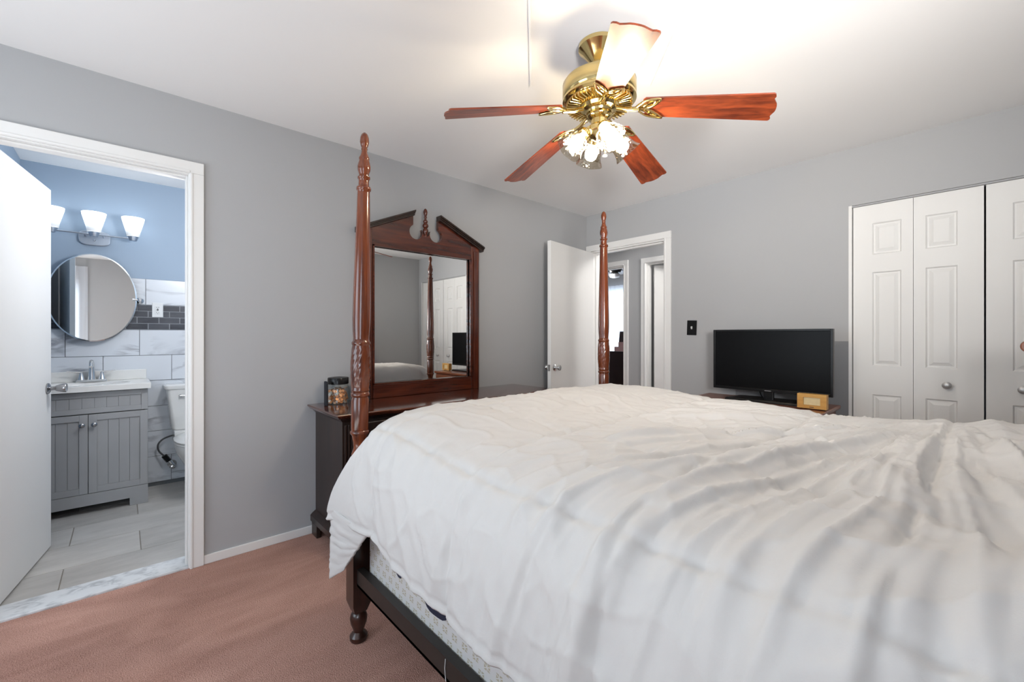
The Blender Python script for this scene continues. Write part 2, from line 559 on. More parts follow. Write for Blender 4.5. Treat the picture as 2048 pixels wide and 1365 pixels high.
def mat_boxspring():
    """white ticking with a regular print of small tan twin leaves"""
    m, nt, p = newmat('box spring ticking')
    tc = nt.nodes.new('ShaderNodeTexCoord'); sp = nt.nodes.new('ShaderNodeSeparateXYZ')
    nt.links.new(tc.outputs['Object'], sp.inputs[0])
    def mth(op, a, b=None):
        n = nt.nodes.new('ShaderNodeMath'); n.operation = op
        for i, v in enumerate((a, b)):
            if v is None: continue
            if isinstance(v, (int, float)): n.inputs[i].default_value = v
            else: nt.links.new(v, n.inputs[i])
        return n.outputs[0]
    row = mth('MULTIPLY', sp.outputs[2], 1 / 0.032)
    rf = mth('FLOOR', row)
    u = mth('ADD', mth('MULTIPLY', mth('ADD', sp.outputs[0], sp.outputs[1]), 1 / 0.05), mth('MULTIPLY', rf, 0.5))
    fu = mth('ABSOLUTE', mth('SUBTRACT', mth('FRACT', u), 0.5))
    fv = mth('ABSOLUTE', mth('SUBTRACT', mth('FRACT', row), 0.5))
    inside = mth('MULTIPLY', mth('LESS_THAN', fu, 0.25), mth('GREATER_THAN', fu, 0.035))
    inside = mth('MULTIPLY', inside, mth('LESS_THAN', fv, 0.30))
    gap = mth('GREATER_THAN', mth('ABSOLUTE', mth('SUBTRACT', fv, mth('MULTIPLY', fu, 0.8))), 0.05)
    inside = mth('MULTIPLY', inside, gap)
    mx = nt.nodes.new('ShaderNodeMix'); mx.data_type = 'RGBA'
    mx.inputs[6].default_value = (0.66, 0.66, 0.65, 1); mx.inputs[7].default_value = (0.46, 0.42, 0.31, 1)
    nt.links.new(inside, mx.inputs[0]); nt.links.new(mx.outputs[2], p.inputs['Base Color'])
    p.inputs['Roughness'].default_value = 0.7
    return m


M['ticking'] = mat_boxspring()


def mat_frost():
    m = emit('frosted lamp glass', (0.86, 0.94, 1.0), SHADE_E)
    nt = m.node_tree; p = nt.nodes['Principled BSDF']
    # the bulb sits in the upper part of the frosted cup, so its wall gives off less light near the socket
    tc = nt.nodes.new('ShaderNodeTexCoord'); sp = nt.nodes.new('ShaderNodeSeparateXYZ')
    nt.links.new(tc.outputs['Generated'], sp.inputs[0])
    mr = nt.nodes.new('ShaderNodeMapRange'); mr.interpolation_type = 'SMOOTHSTEP'
    mr.inputs[1].default_value = 0.05; mr.inputs[2].default_value = 0.62
    mr.inputs[3].default_value = 0.10; mr.inputs[4].default_value = SHADE_E
    nt.links.new(sp.outputs[2], mr.inputs[0]); nt.links.new(mr.outputs[0], p.inputs['Emission Strength'])
    return m


M['frost'] = mat_frost()

# ------------------------------------------------------------------ room shell
H = 2.44
XL, YB, XR, YN = -2.793, 3.555, 0.67, -1.62
TH = 0.112

# bedroom floor / ceiling
bm = B(); box(bm, (XL, YN, -0.06), (XR, YB, 0.0)); struct('floor', bm, M['carpet'], 'dusty rose bedroom carpet', 'carpet')
bm = B(); box(bm, (XL - TH, YN - TH, H), (XR + TH, YB + TH, H + 0.08)); struct('ceiling', bm, M['ceiling'], 'off-white bedroom ceiling', 'ceiling')

# bathroom door opening in the left wall, hall door opening in the back wall
BD0, BD1, BDZ = -0.455, 0.268, 2.060
HD0, HD1, HDZ = -2.725, -1.925, 2.065
CL0, CL1, CLZ = -0.628, 0.575, 2.062
bm = B()
box(bm, (XL - TH, YN - TH, -0.06), (XL, BD0, H)); box(bm, (XL - TH, BD1, -0.06), (XL, YB + TH, H)); box(bm, (XL - TH, BD0, BDZ), (XL, BD1, H))
struct('wall_left', bm, M['wall'], 'grey wall with the bathroom doorway', 'wall')
bm = B()
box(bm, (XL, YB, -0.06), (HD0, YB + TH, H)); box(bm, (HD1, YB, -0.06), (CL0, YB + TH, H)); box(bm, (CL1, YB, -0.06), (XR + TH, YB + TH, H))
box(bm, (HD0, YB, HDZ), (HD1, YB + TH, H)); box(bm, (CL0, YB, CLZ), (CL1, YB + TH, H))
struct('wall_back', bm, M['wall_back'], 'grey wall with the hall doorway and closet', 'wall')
W0, W1, WZ0, WZ1 = -1.40, -0.56, 0.70, 2.02
bm = B()
box(bm, (XR, YN - TH, -0.06), (XR + TH, W0, H)); box(bm, (XR, W1, -0.06), (XR + TH, YB, H))
box(bm, (XR, W0, -0.06), (XR + TH, W1, WZ0)); box(bm, (XR, W0, WZ1), (XR + TH, W1, H))
struct('wall_right', bm, M['wall'], 'grey wall behind the head of the bed', 'wall')
V0, V1 = -2.5, -1.0
bm = B()
box(bm, (XL, YN - TH, -0.06), (V0, YN, H)); box(bm, (V1, YN - TH, -0.06), (XR, YN, H))
box(bm, (V0, YN - TH, -0.06), (V1, YN, 0.75)); box(bm, (V0, YN - TH, 2.05), (V1, YN, H))
struct('wall_front', bm, M['wall'], 'grey wall behind the viewpoint', 'wall')


def window(name, axis, a0, a1, z0, z1, w, label):
    """sash frame with a meeting rail and a pane; w is the wall plane pair"""
    bm = B()
    f = 0.05
    def bx(u0, u1, zz0, zz1, d0=0.25, d1=0.65):
        p = w[0] + (w[1] - w[0]) * d0; q = w[0] + (w[1] - w[0]) * d1
        if axis == 'x': box(bm, (p, u0, zz0), (q, u1, zz1))
        else: box(bm, (u0, p, zz0), (u1, q, zz1))
    bx(a0, a0 + f, z0, z1); bx(a1 - f, a1, z0, z1); bx(a0 + f, a1 - f, z0, z0 + f); bx(a0 + f, a1 - f, z1 - f, z1)
    mid = (z0 + z1) / 2
    bx(a0 + f, a1 - f, mid - 0.02, mid + 0.02)
    o = struct(name, bm, M['trim'], label, 'window')
    bm = B()
    bx(a0 + f, a1 - f, z0 + f, mid - 0.02, 0.42, 0.46); bx(a0 + f, a1 - f, mid + 0.02, z1 - f, 0.42, 0.46)
    link('pane', bm, M['pane'], o)
    return o


window('window_1', 'x', W0, W1, WZ0, WZ1, (XR, XR + TH), 'bedroom window beside the curtain')
window('fill_window', 'y', V0, V1, 0.75, 2.05, (YN, YN - TH), 'added window behind the viewpoint for fill light')  # unseen window, added as an opening for the rear fill light


def folds(name, axis, plane, a0, a1, z0, z1, mat, amp=0.022, waves=9, seed=0, gather=None):
    bm = B()
    def f(u, v):
        z = z0 + (z1 - z0) * v
        a = a0 + (a1 - a0) * u
        if gather:
            a = a0 + (a - a0) * gather(v)
        d = amp * math.sin(u * waves * 2 * PI + 1.3 * noise.noise((u * 5, v * 1.5, seed))) * (0.6 + 0.4 * (1 - v))
        d += amp * 0.5 * noise.noise((u * 14, v * 2, seed + 3))
        return (plane + d, a, z) if axis == 'x' else (a, plane + d, z)
    grid_surface(bm, f, waves * 14, 24)
    return link(name, bm, mat, None, smooth=True, angle=80)


cu = folds('window_curtain', 'x', XR - 0.05, -0.98, -0.40, 0.05, 2.30, M['sheer'], waves=5, seed=2)
tag(cu, 'white sheer curtain seen only in the round bathroom mirror', 'curtain')

# mouldings -------------------------------------------------------
def casing(name, axis, plane, sgn, a0, a1, ztop, cw, label, depth=0.018, z0=0.0, legs=(True, True)):
    """flat door casing with a raised inner bead on one wall face"""
    bm = B()
    def bx(u0, u1, zz0, zz1, d):
        if axis == 'x': box(bm, (plane, u0, zz0), (plane + sgn * d, u1, zz1))
        else: box(bm, (u0, plane, zz0), (u1, plane + sgn * d, zz1))
    if legs[0]:
        bx(a0 - cw, a0, z0, ztop, depth); bx(a0 - cw * 0.22, a0 - 0.002, z0, ztop, depth + 0.004)
    if legs[1]:
        bx(a1, a1 + cw, z0, ztop, depth); bx(a1 + 0.002, a1 + cw * 0.22, z0, ztop, depth + 0.004)
    bx(a0 - cw, a1 + cw, ztop, ztop + cw, depth); bx(a0 - 0.002, a1 + 0.002, ztop + 0.002, ztop + cw * 0.22, depth + 0.004)
    return struct(name, bm, M['trim'], label, 'trim', bevel=0.003)


def jamb(name, axis, p0, p1, a0, a1, ztop, label, t=0.012, stop=0.45, sd=0.011):
    bm = B()
    def bx(q0, q1, u0, u1, zz0, zz1):
        if axis == 'x': box(bm, (q0, u0, zz0), (q1, u1, zz1))
        else: box(bm, (u0, q0, zz0), (u1, q1, zz1))
    bx(p0, p1, a0, a0 + t, 0, ztop); bx(p0, p1, a1 - t, a1, 0, ztop); bx(p0, p1, a0 + t, a1 - t, ztop - t, ztop)
    s0 = p0 + (p1 - p0) * (stop - 0.17); s1 = p0 + (p1 - p0) * (stop + 0.17)
    bx(s0, s1, a0 + t, a0 + t + sd, 0, ztop - t); bx(s0, s1, a1 - t - sd, a1 - t, 0, ztop - t)
    bx(s0, s1, a0 + t + sd, a1 - t - sd, ztop - t - sd, ztop - t)
    return struct(name, bm, M['trim'], label, 'trim', bevel=0.002)


casing('trim_1', 'x', XL, 1, BD0 + 0.008, BD1 - 0.008, BDZ - 0.007, 0.061, 'white casing around the bathroom doorway')
jamb('trim_2', 'x', XL + 0.004, XL - TH - 0.004, BD0, BD1, BDZ, 'white jamb of the bathroom doorway', sd=0.009)
casing('trim_3', 'y', YB, -1, HD0, HD1, HDZ, 0.062, 'white casing around the hall doorway')
jamb('trim_4', 'y', YB - 0.004, YB + TH + 0.004, HD0, HD1, HDZ, 'white jamb of the hall doorway', stop=0.55)

bm = B(); box(bm, (XL, BD1 + 0.053, 0), (XL + 0.012, YB, 0.048)); box(bm, (XL, YN, 0), (XL + 0.012, BD0 - 0.053, 0.048))
struct('baseboard_left', bm, M['trim'], 'low white baseboard left of the dresser', 'baseboard', bevel=0.003)
bm = B(); box(bm, (HD1 + 0.062, YB - 0.012, 0), (CL0 - 0.02, YB, 0.048))
struct('baseboard_back', bm, M['trim'], 'low white baseboard below the television', 'baseboard', bevel=0.003)

# two thin painted strips on the ceiling near the fan
def strip(name, a, b, w, h, label):
    a = Vector(a); b = Vector(b); d = (b - a).normalized(); s = Vector((-d.y, d.x)) * w / 2
    bm = B()
    prism(bm, [tuple(a + s), tuple(a - s), tuple(b - s), tuple(b + s)], 'z', H - h, H + 0.002)
    return struct(name, bm, M['ceiling'], label, 'trim', bevel=0.002)


strip('trim_5', (-0.76, 0.735), (-1.512, 1.487), 0.010, 0.009, 'thin white strip on the ceiling left of the fan')
strip('trim_6', (-0.30, 1.085), (-1.115, 1.925), 0.007, 0.007, 'thin white strip on the ceiling right of the fan')

# ------------------------------------------------------------------ bathroom shell
BX, BY0, BY1 = -4.524, -0.526, 1.15
BXF = XL - TH
bm = B(); box(bm, (BX - 0.1, BY0 - 0.1, H), (BXF, BY1 + 0.1, H + 0.08)); struct('ceiling_bathroom', bm, M['ceiling'], 'white bathroom ceiling', 'ceiling')
bm = B(); box(bm, (BX - 0.1, BY0 - 0.1, -0.06), (BX, BY1 + 0.1, H)); struct('wall_bathroom_back', bm, M['blue'], 'blue bathroom wall above the tiles', 'wall')
bm = B(); box(bm, (BX, BY0 - 0.1, -0.06), (BXF, BY0, H)); struct('wall_bathroom_left', bm, M['blue'], 'blue bathroom side wall behind the open door', 'wall')
bm = B(); box(bm, (BX, BY1, -0.06), (BXF, BY1 + 0.1, H)); struct('wall_bathroom_right', bm, M['blue'], 'blue bathroom side wall beyond the toilet', 'wall')


def tile_rows():
    bm = B()
    box(bm, (BX, BY0, 0.0), (BX + 0.004, BY1, 1.664))
    for f in bm.faces: f.material_index = 0
    def tile(y0, y1, z0, z1, g, mi):
        y0 = max(y0, BY0 + 0.001); y1 = min(y1, BY1 - 0.001)
        if y1 - y0 < 0.01: return
        box(bm, (BX + 0.002, y0 + g, z0 + g), (BX + 0.011, y1 - g, z1 - g), mi)
    L = 0.41
    rows = [(0.03, 0.239, 0.30), (0.239, 0.444, 0.1025), (0.444, 0.645, 0.303), (0.645, 0.8525, 0.1025),
            (0.8525, 1.055, 0.303), (1.055, 1.258, 0.1025), (1.458, 1.664, 0.14)]
    for z0, z1, off in rows:
        k = -3
        while off + k * L < BY1:
            tile(off + k * L, off + (k + 1) * L, z0, z1, 0.0018, 1); k += 1
    # pale grout plate behind the dark brick band, then four courses of brick
    box(bm, (BX + 0.003, BY0 + 0.001, 1.2585), (BX + 0.008, BY1 - 0.001, 1.4575), 3)
    Lb = 0.134
    for r in range(4):
        z0 = 1.2605 + r * 0.049
        k = -6
        while BY0 - 1 + k * Lb < BY1:
            y0 = 0.155 + (r % 2) * Lb / 2 + k * Lb
            tile(y0, y0 + Lb, z0, z0 + 0.049, 0.0022, 2); k += 1
    return struct('wall_bathroom_tile', bm, [M['grout_dark'], M['marble'], M['slate'], M['grout_light']],
                  'white marble wall tiles with a charcoal brick band', 'wall tiles')


tile_rows()


def floor_tiles():
    bm = B()
    box(bm, (BX, BY0, -0.06), (BXF + 0.0, BY1, -0.004), 0)
    xs = [-4.524, -4.204, -3.876, -3.548, -3.22, -2.945]
    for i in range(5):
        off = -0.225 if i % 2 == 0 else 0.08
        k = -3
        while off + k * 0.61 < BY1:
            y0, y1 = max(off + k * 0.61, BY0), min(off + (k + 1) * 0.61, BY1)
            if y1 - y0 > 0.01:
                box(bm, (xs[i] + 0.0022, y0 + 0.0022, -0.02), (xs[i + 1] - 0.0022, y1 - 0.0022, 0.0), 1)
            k += 1
    return struct('floor_bathroom', bm, [M['grout_floor'], M['floortile']], 'grey tile floor of the bathroom', 'tile floor', bevel=0.001, seg=1)


floor_tiles()
bm = B(); box(bm, (-2.945, BD0 + 0.012, -0.03), (XL + 0.002, BD1 - 0.012, 0.010))
struct('trim_7', bm, M['threshold'], 'white marble threshold of the bathroom doorway', 'threshold', bevel=0.003)

# ------------------------------------------------------------------ door leaves
def knob_profile(r=0.026, l=0.06):
    return [(0.031, 0), (0.031, 0.006), (0.022, 0.012), (0.011, 0.016), (0.010, l * 0.45),
            (r * 0.75, l * 0.6), (r, l * 0.8), (r * 0.9, l * 0.95), (r * 0.5, l)]


# bathroom door: hinged on the left jamb, swung into the bathroom
def door_leaf(name, hinge, ang, width, z0, z1, label, knob_h, t=0.035, side=1, knobmat='chrome', prof=None, both=True, hinges=False):
    root = thing(name, label, 'door', (hinge[0], hinge[1], 0), kind='structure')
    root['_off'] = (0, 0, 0); root['_local'] = 1
    root.rotation_euler = (0, 0, ang)
    bm = B(); box(bm, (0, -t / 2, z0), (width, t / 2, z1))
    link('leaf', bm, M['door'], root, bevel=0.002)
    for s in ((1, -1) if both else (side,)):
        bm = B()
        R = Matrix.Rotation(-s * PI / 2, 3, 'X')
        lathe(bm, prof or knob_profile(), (width - 0.06, s * t / 2, knob_h), 24, R)
        k = link('door_knob', bm, M[knobmat], root, smooth=True, angle=50)
        k['label'] = 'polished metal door knob'
    bm = B(); box(bm, (width - 0.001, -0.012, knob_h - 0.028), (width + 0.0015, 0.012, knob_h + 0.028))
    link('latch_plate', bm, M['chrome'], root)
    if hinges:
        for z in (0.3, 1.9):
            bm = B(); cyl(bm, (0.0, t / 2 + 0.004, z - 0.045), (0.0, t / 2 + 0.004, z + 0.045), 0.006, 10)
            link('hinge', bm, M['chrome'], root, smooth=True)
    return root


cone = [(0.030, 0), (0.030, 0.006), (0.024, 0.010), (0.011, 0.014), (0.011, 0.03), (0.016, 0.036), (0.022, 0.055), (0.026, 0.074), (0.024, 0.077), (0.001, 0.072)]
DL = math.atan2(-0.325 - (-0.437), -3.61 - (-2.915))
door_leaf('door_1', (-2.912, -0.427), DL, 0.688, 0.012, 2.04, 'white flat bathroom door swung open at the left edge', 0.915, prof=cone, knobmat='nickel')
DA = math.atan2(2.775 - 3.525, -2.595 - (-2.712))
door_leaf('door_2', (-2.706, 3.528), DA, 0.765, 0.015, 2.045, 'white flat bedroom door standing open against the left wall', 0.93, side=1)

# ------------------------------------------------------------------ closet
def bifold(name, x0, flip, label):
    """two hinged leaves, each with three raised panels"""
    yf = YB + 0.012
    root = thing(name, label, 'closet door', (x0, yf, 0), kind='structure')
    LW = 0.289
    for i in range(2):
        lx0 = x0 + i * (LW + 0.002); lx1 = lx0 + LW
        narrow_right = (i == 0)           # the stile beside the fold is narrower
        m0, m1 = (0.097, 0.053) if narrow_right else (0.053, 0.102)
        px0, px1 = lx0 + m0, lx1 - m1
        zs = [(0.015, 0.22), (0.835, 1.018), (1.617, 1.73), (1.93, 2.05)]
        bm = B()
        t = 0.034
        box(bm, (lx0, yf, 0.015), (px0, yf + t, 2.05)); box(bm, (px1, yf, 0.015), (lx1, yf + t, 2.05))
        for a, b in zs: box(bm, (px0, yf, a), (px1, yf + t, b))
        for (a, b) in ((0.22, 0.835), (1.018, 1.617), (1.73, 1.93)):
            # sunk moulding round a raised field
            def ring(ins, dy):
                return [(px0 + ins, yf + dy, a + ins), (px1 - ins, yf + dy, a + ins), (px1 - ins, yf + dy, b - ins), (px0 + ins, yf + dy, b - ins)]
            loft(bm, [ring(0, 0), ring(0.007, 0.010), ring(0.014, 0.010), ring(0.034, 0.001), ring(0.036, 0.001)], cap=False)
            v = [bm.verts.new(p) for p in ring(0.036, 0.001)]; bm.faces.new(v)
        leaf = link('leaf', bm, M['door'], root)
        if (i == 1) != flip:
            bm = B(); R = Matrix.Rotation(PI / 2, 3, 'X')
            kx = (lx1 - 0.145) if not flip else (lx0 + 0.133)
            lathe(bm, [(0.012, 0), (0.009, 0.008), (0.010, 0.014), (0.019, 0.020), (0.021, 0.027), (0.015, 0.033), (0.004, 0.035)], (kx, yf, 0.922), 22, R)
            k = link('knob', bm, M['nickel_soft'], leaf, smooth=True); k['label'] = 'round pale metal knob'
    return root


M['nickel_soft'] = flat('pale satin nickel', (0.55, 0.55, 0.55), 0.35, 0.6)
bifold('door_3', -0.606, False, 'white panelled bifold closet door beside the television')
bifold('door_4', -0.018, True, 'white panelled bifold closet door at the right edge of the view')
bm = B()
box(bm, (CL0, YB - 0.004, 0), (CL0 + 0.017, YB + TH, CLZ)); box(bm, (CL1 - 0.004, YB - 0.004, 0), (CL1 + 0.013, YB + TH, CLZ))
struct('trim_8', bm, M['trim'], 'white edging of the closet opening', 'trim')
M['track'] = flat('grey track', (0.30, 0.30, 0.31), 0.4, 0.5)
bm = B()
box(bm, (CL0 + 0.017, YB + 0.004, 2.052), (CL1 - 0.004, YB + 0.05, 2.063)); box(bm, (CL0, YB - 0.006, 2.062), (CL1, YB + 0.03, 2.085))
struct('trim_9', bm, [M['wall']], 'grey header track above the closet doors', 'trim')
bm = B(); box(bm, (CL0 - 0.2, YB + 0.65, -0.06), (CL1 + 0.2, YB + 0.70, H)); box(bm, (CL0 - 0.2, YB + TH, -0.06), (CL0 - 0.15, YB + 0.65, H)); box(bm, (CL1 + 0.15, YB + TH, -0.06), (CL1 + 0.2, YB + 0.65, H)); box(bm, (CL0 - 0.2, YB + TH, -0.06), (CL1 + 0.2, YB + 0.65, 0))
box(bm, (CL0 - 0.2, YB + TH, H), (CL1 + 0.2, YB + 0.70, H + 0.05))
struct('wall_closet', bm, M['wall'], 'inside of the closet', 'wall')

# ------------------------------------------------------------------ hall and the rooms beyond
HY = 4.53
HXL, HXR = -3.35, 0.0
A0, A1 = -3.80, -2.985     # doorway to the room with the curtained window
B0, B1 = -2.700, -1.90     # doorway with the door ajar
HLX = -3.95
bm = B(); box(bm, (HLX, YB + TH, -0.06), (CL0 - 0.2, HY, 0)); struct('floor_hall', bm, M['carpet'], 'hall carpet', 'carpet')
bm = B(); box(bm, (HLX, YB + TH, H), (CL0 - 0.2, HY + TH, H + 0.05)); struct('ceiling_hall', bm, M['ceiling'], 'hall ceiling', 'ceiling')
bm = B()
box(bm, (HLX, HY, -0.06), (A0, HY + TH, H)); box(bm, (A1, HY, -0.06), (B0, HY + TH, H)); box(bm, (B1, HY, -0.06), (CL0 - 0.2, HY + TH, H))
box(bm, (A0, HY, HDZ), (A1, HY + TH, H)); box(bm, (B0, HY, HDZ), (B1, HY + TH, H))
struct('wall_hall_back', bm, M['wall'], 'grey hall wall between two doorways', 'wall')
bm = B(); box(bm, (HLX - 0.1, YB, -0.06), (HLX, HY + TH, H)); struct('wall_hall_left', bm, M['wall'], 'grey end wall of the hall', 'wall')
bm = B(); box(bm, (HLX, YB, -0.06), (XL - TH, YB + TH, H)); struct('wall_hall_front', bm, M['wall'], 'grey hall wall beside the bedroom', 'wall')
casing('trim_10', 'y', HY, -1, A0, A1, HDZ, 0.062, 'white casing of the doorway to the room across the hall')
jamb('trim_11', 'y', HY - 0.004, HY + TH + 0.004, A0, A1, HDZ, 'white jamb of the doorway to the room across the hall')
casing('trim_12', 'y', HY, -1, B0 + 0.010, B1 - 0.010, HDZ - 0.008, 0.060, 'white casing of the second hall doorway')
jamb('trim_13', 'y', HY - 0.004, HY + TH + 0.004, B0, B1, HDZ, 'white jamb of the second hall doorway')
door_leaf('door_5', (B0 + 0.035, HY + TH + 0.02), math.radians(40), 0.72, 0.015, 2.04, 'white door ajar in the hall, behind the bed', 0.95, hinges=True)
# room behind the ajar door
bm = B(); box(bm, (-2.9, HY + 1.3, -0.06), (CL0 - 0.2, HY + 1.4, H)); box(bm, (-1.0, HY + TH, -0.06), (-0.95, HY + 1.3, H))
box(bm, (-2.9, HY + TH, -0.06), (-1.0, HY + 1.3, 0)); box(bm, (-2.9, HY + TH, H), (-1.0, HY + 1.3, H + 0.05)); box(bm, (-2.9, HY + TH, -0.06), (-2.85, HY + 1.3, H))
struct('wall_hall_closet', bm, M['wall'], 'dim space behind the ajar hall door', 'wall')
# room with the window
FX0, FX1, FY = -6.8, -2.95, 7.42
bm = B(); box(bm, (FX0, HY + TH, -0.06), (FX1, FY, 0)); struct('floor_far_room', bm, M['carpet'], 'carpet of the room across the hall', 'carpet')
bm = B(); box(bm, (FX0, HY + TH, H), (FX1, FY, H + 0.05)); struct('ceiling_far_room', bm, M['ceiling'], 'ceiling of the room across the hall', 'ceiling')
bm = B()
FW0, FW1, FZ0, FZ1 = -5.95, -4.05, 0.75, 2.15
box(bm, (FX0, FY, -0.06), (FW0, FY + TH, H)); box(bm, (FW1, FY, -0.06), (FX1, FY + TH, H)); box(bm, (FW0, FY, -0.06), (FW1, FY + TH, FZ0)); box(bm, (FW0, FY, FZ1), (FW1, FY + TH, H))
struct('wall_far_room_back', bm, M['wall'], 'window wall of the room across the hall', 'wall')
bm = B(); box(bm, (FX0 - 0.1, HY, -0.06), (FX0, FY + TH, H)); box(bm, (FX0, HY, -0.06), (HLX, HY + TH, H)); struct('wall_far_room_left', bm, M['wall'], 'left wall of the room across the hall', 'wall')
bm = B(); box(bm, (FX1, HY + TH, -0.06), (FX1 + 0.04, FY + TH, H)); struct('wall_far_room_right', bm, M['wall'], 'right wall of the room across the hall', 'wall')
window('window_3', 'y', FW0, FW1, FZ0, FZ1, (FY, FY + TH), 'window behind the white curtain across the hall')
cu = folds('curtain', 'y', FY - 0.08, -6.1, -3.9, 0.12, 2.22, M['sheer'], amp=0.025, waves=22, seed=9)
tag(cu, 'white sheer curtain glowing in the room across the hall', 'curtain')

M['far_bed'] = flat('dark espresso bed frame', (0.024, 0.014, 0.016), 0.6)
t = thing('sleigh_bed', 'dark sleigh bed in the room across the hall', 'bed', (-4.2, 6.4, 0))
def sleigh(zt, y0, s):
    poly = [(y0, 0.12)]
    for k in range(9):
        a = k / 8; poly.append((y0 + s * 0.10 * a ** 2, 0.12 + (zt - 0.12) * a))
    back = [(y + s * 0.045, z) for y, z in reversed(poly)]
    return poly + back
bm = B(); prism(bm, sleigh(0.98, 5.62, -1), 'x', -4.95, -3.35); link('footboard', bm, M['far_bed'], t, smooth=True)
bm = B(); prism(bm, sleigh(1.30, 7.12, 1), 'x', -4.86, -3.35); link('headboard', bm, M['far_bed'], t, smooth=True)
for x in (-4.95, -3.39):
    bm = B(); box(bm, (x, 5.62, 0.25), (x + 0.04, 7.14, 0.42)); link('side_rail', bm, M['far_bed'], t)
for x in (-4.93, -3.44):
    for y in (5.60, 7.10):
        bm = B(); box(bm, (x, y, 0), (x + 0.07, y + 0.07, 0.13)); link('leg', bm, M['far_bed'], t)
bm = B(); box(bm, (-4.9, 5.70, 0.30), (-3.41, 7.06, 0.84))
bmesh.ops.bevel(bm, geom=bm.edges[:], offset=0.10, segments=4, affect='EDGES')
M['mauve'] = flat('mauve bedspread', (0.30, 0.19, 0.19), 0.85, bump=(20, 0.4, 0.02))
tag(link('bedspread', bm, M['mauve'], None, smooth=True), 'mauve bedspread heaped on the bed across the hall', 'bedspread')
bm = B(); box(bm, (-4.58, 6.55, 0.845), (-3.9, 7.02, 1.10)); bmesh.ops.bevel(bm, geom=bm.edges[:], offset=0.085, segments=4, affect='EDGES')
tag(link('pillow', bm, M['mauve'], None, smooth=True), 'mauve pillow at the headboard across the hall', 'pillow')

# small black ceiling fan in the far room
t = thing('ceiling_fan', 'small black ceiling fan with a white light in the room across the hall', 'ceiling fan', (-4.02, 5.83, H))
fx, fy = -4.02, 5.83
bm = B(); lathe(bm, [(0.06, H), (0.06, H - 0.03), (0.018, H - 0.05), (0.018, H - 0.10)], (fx, fy, 0), 20); link('canopy', bm, M['black'], t, smooth=True)
bm = B(); lathe(bm, [(0.02, 2.345), (0.10, 2.335), (0.115, 2.27), (0.09, 2.22), (0.05, 2.215)], (fx, fy, 0), 24); link('motor_housing', bm, M['black'], t, smooth=True)
bm = B(); lathe(bm, [(0.055, 2.213), (0.085, 2.19), (0.075, 2.15), (0.03, 2.135)], (fx, fy, 0), 20)
link('light_shade', bm, flat('opal glass', (0.85, 0.88, 0.92), 0.3), t, smooth=True)
for k in range(5):
    a = 2 * PI * k / 5 + 0.45
    bm = B(); vs = box(bm, (0.09, -0.06, 2.285), (0.56, 0.06, 2.293))
    bmesh.ops.rotate(bm, verts=bm.verts[:], cent=(0, 0, 2.29), matrix=Matrix.Rotation(0.2, 3, 'X'))
    bmesh.ops.rotate(bm, verts=bm.verts[:], matrix=rotz(a)); bmesh.ops.translate(bm, vec=(fx, fy, 0), verts=bm.verts[:])
    link('blade', bm, M['black'], t)

# ------------------------------------------------------------------ bathroom fittings
# vanity cabinet
VX0, VX1, VY0, VY1 = BX + 0.012, -4.104, -0.482, 0.140
t = thing('vanity_cabinet', 'grey two-door bathroom vanity cabinet under the white sink top', 'cabinet', ((VX0 + VX1) / 2, (VY0 + VY1) / 2, 0))
bm = B()
box(bm, (VX0, VY0, 0), (VX1 - 0.018, VY0 + 0.016, 0.83)); box(bm, (VX0, VY1 - 0.016, 0), (VX1 - 0.018, VY1, 0.83))
box(bm, (VX0, VY0 + 0.016, 0.10), (VX1 - 0.018, VY1 - 0.016, 0.116)); box(bm, (VX0, VY0 + 0.016, 0.116), (VX0 + 0.01, VY1 - 0.016, 0.83))
link('carcass', bm, M['vanity'], t)
bm = B()
prism(bm, [(VY0, 0), (VY0 + 0.10, 0), (VY0 + 0.10, 0.055), (VY1 - 0.10, 0.055), (VY1 - 0.10, 0), (VY1, 0), (VY1, 0.135), (VY0, 0.135)], 'x', VX1 - 0.018, VX1)
link('base_board', bm, M['vanity'], t, bevel=0.0015)


def bead_panel(y0, y1, z0, z1, rail, x, groove=0.062, field=0.007):
    bm = B()
    T = 0.018
    box(bm, (x - T, y0, z0), (x, y0 + rail, z1)); box(bm, (x - T, y1 - rail, z0), (x, y1, z1))
    box(bm, (x - T, y0 + rail, z0), (x, y1 - rail, z0 + rail)); box(bm, (x - T, y0 + rail, z1 - rail), (x, y1 - rail, z1))
    a, b = y0 + rail, y1 - rail
    n = max(2, round((b - a) / groove)); w = (b - a) / n
    for k in range(n):
        g = 0.0007 if k else 0
        box(bm, (x - T, a + k * w + g, z0 + rail), (x - field, a + (k + 1) * w - 0.0007, z1 - rail))
    box(bm, (x - T, a, z0 + rail), (x - field - 0.004, b, z1 - rail))
    return bm


mid = (VY0 + VY1) / 2
link('drawer_front', bead_panel(VY0 + 0.002, VY1 - 0.002, 0.68, 0.826, 0.035, VX1), M['vanity'], t, bevel=0.0012)
for s in (-1, 1):
    y0, y1 = (VY0 + 0.002, mid - 0.0015) if s < 0 else (mid + 0.0015, VY1 - 0.002)
    d = link('door', bead_panel(y0, y1, 0.138, 0.674, 0.042, VX1), M['vanity'], t, bevel=0.0012)
    bm = B(); R = Matrix.Rotation(PI / 2, 3, 'Y')
    lathe(bm, [(0.006, 0), (0.006, 0.012), (0.013, 0.017), (0.016, 0.023), (0.012, 0.028), (0.003, 0.030)], (VX1, mid + s * 0.03, 0.605), 18, R)
    k = link('knob', bm, M['nickel'], d, smooth=True); k['label'] = 'round metal knob'
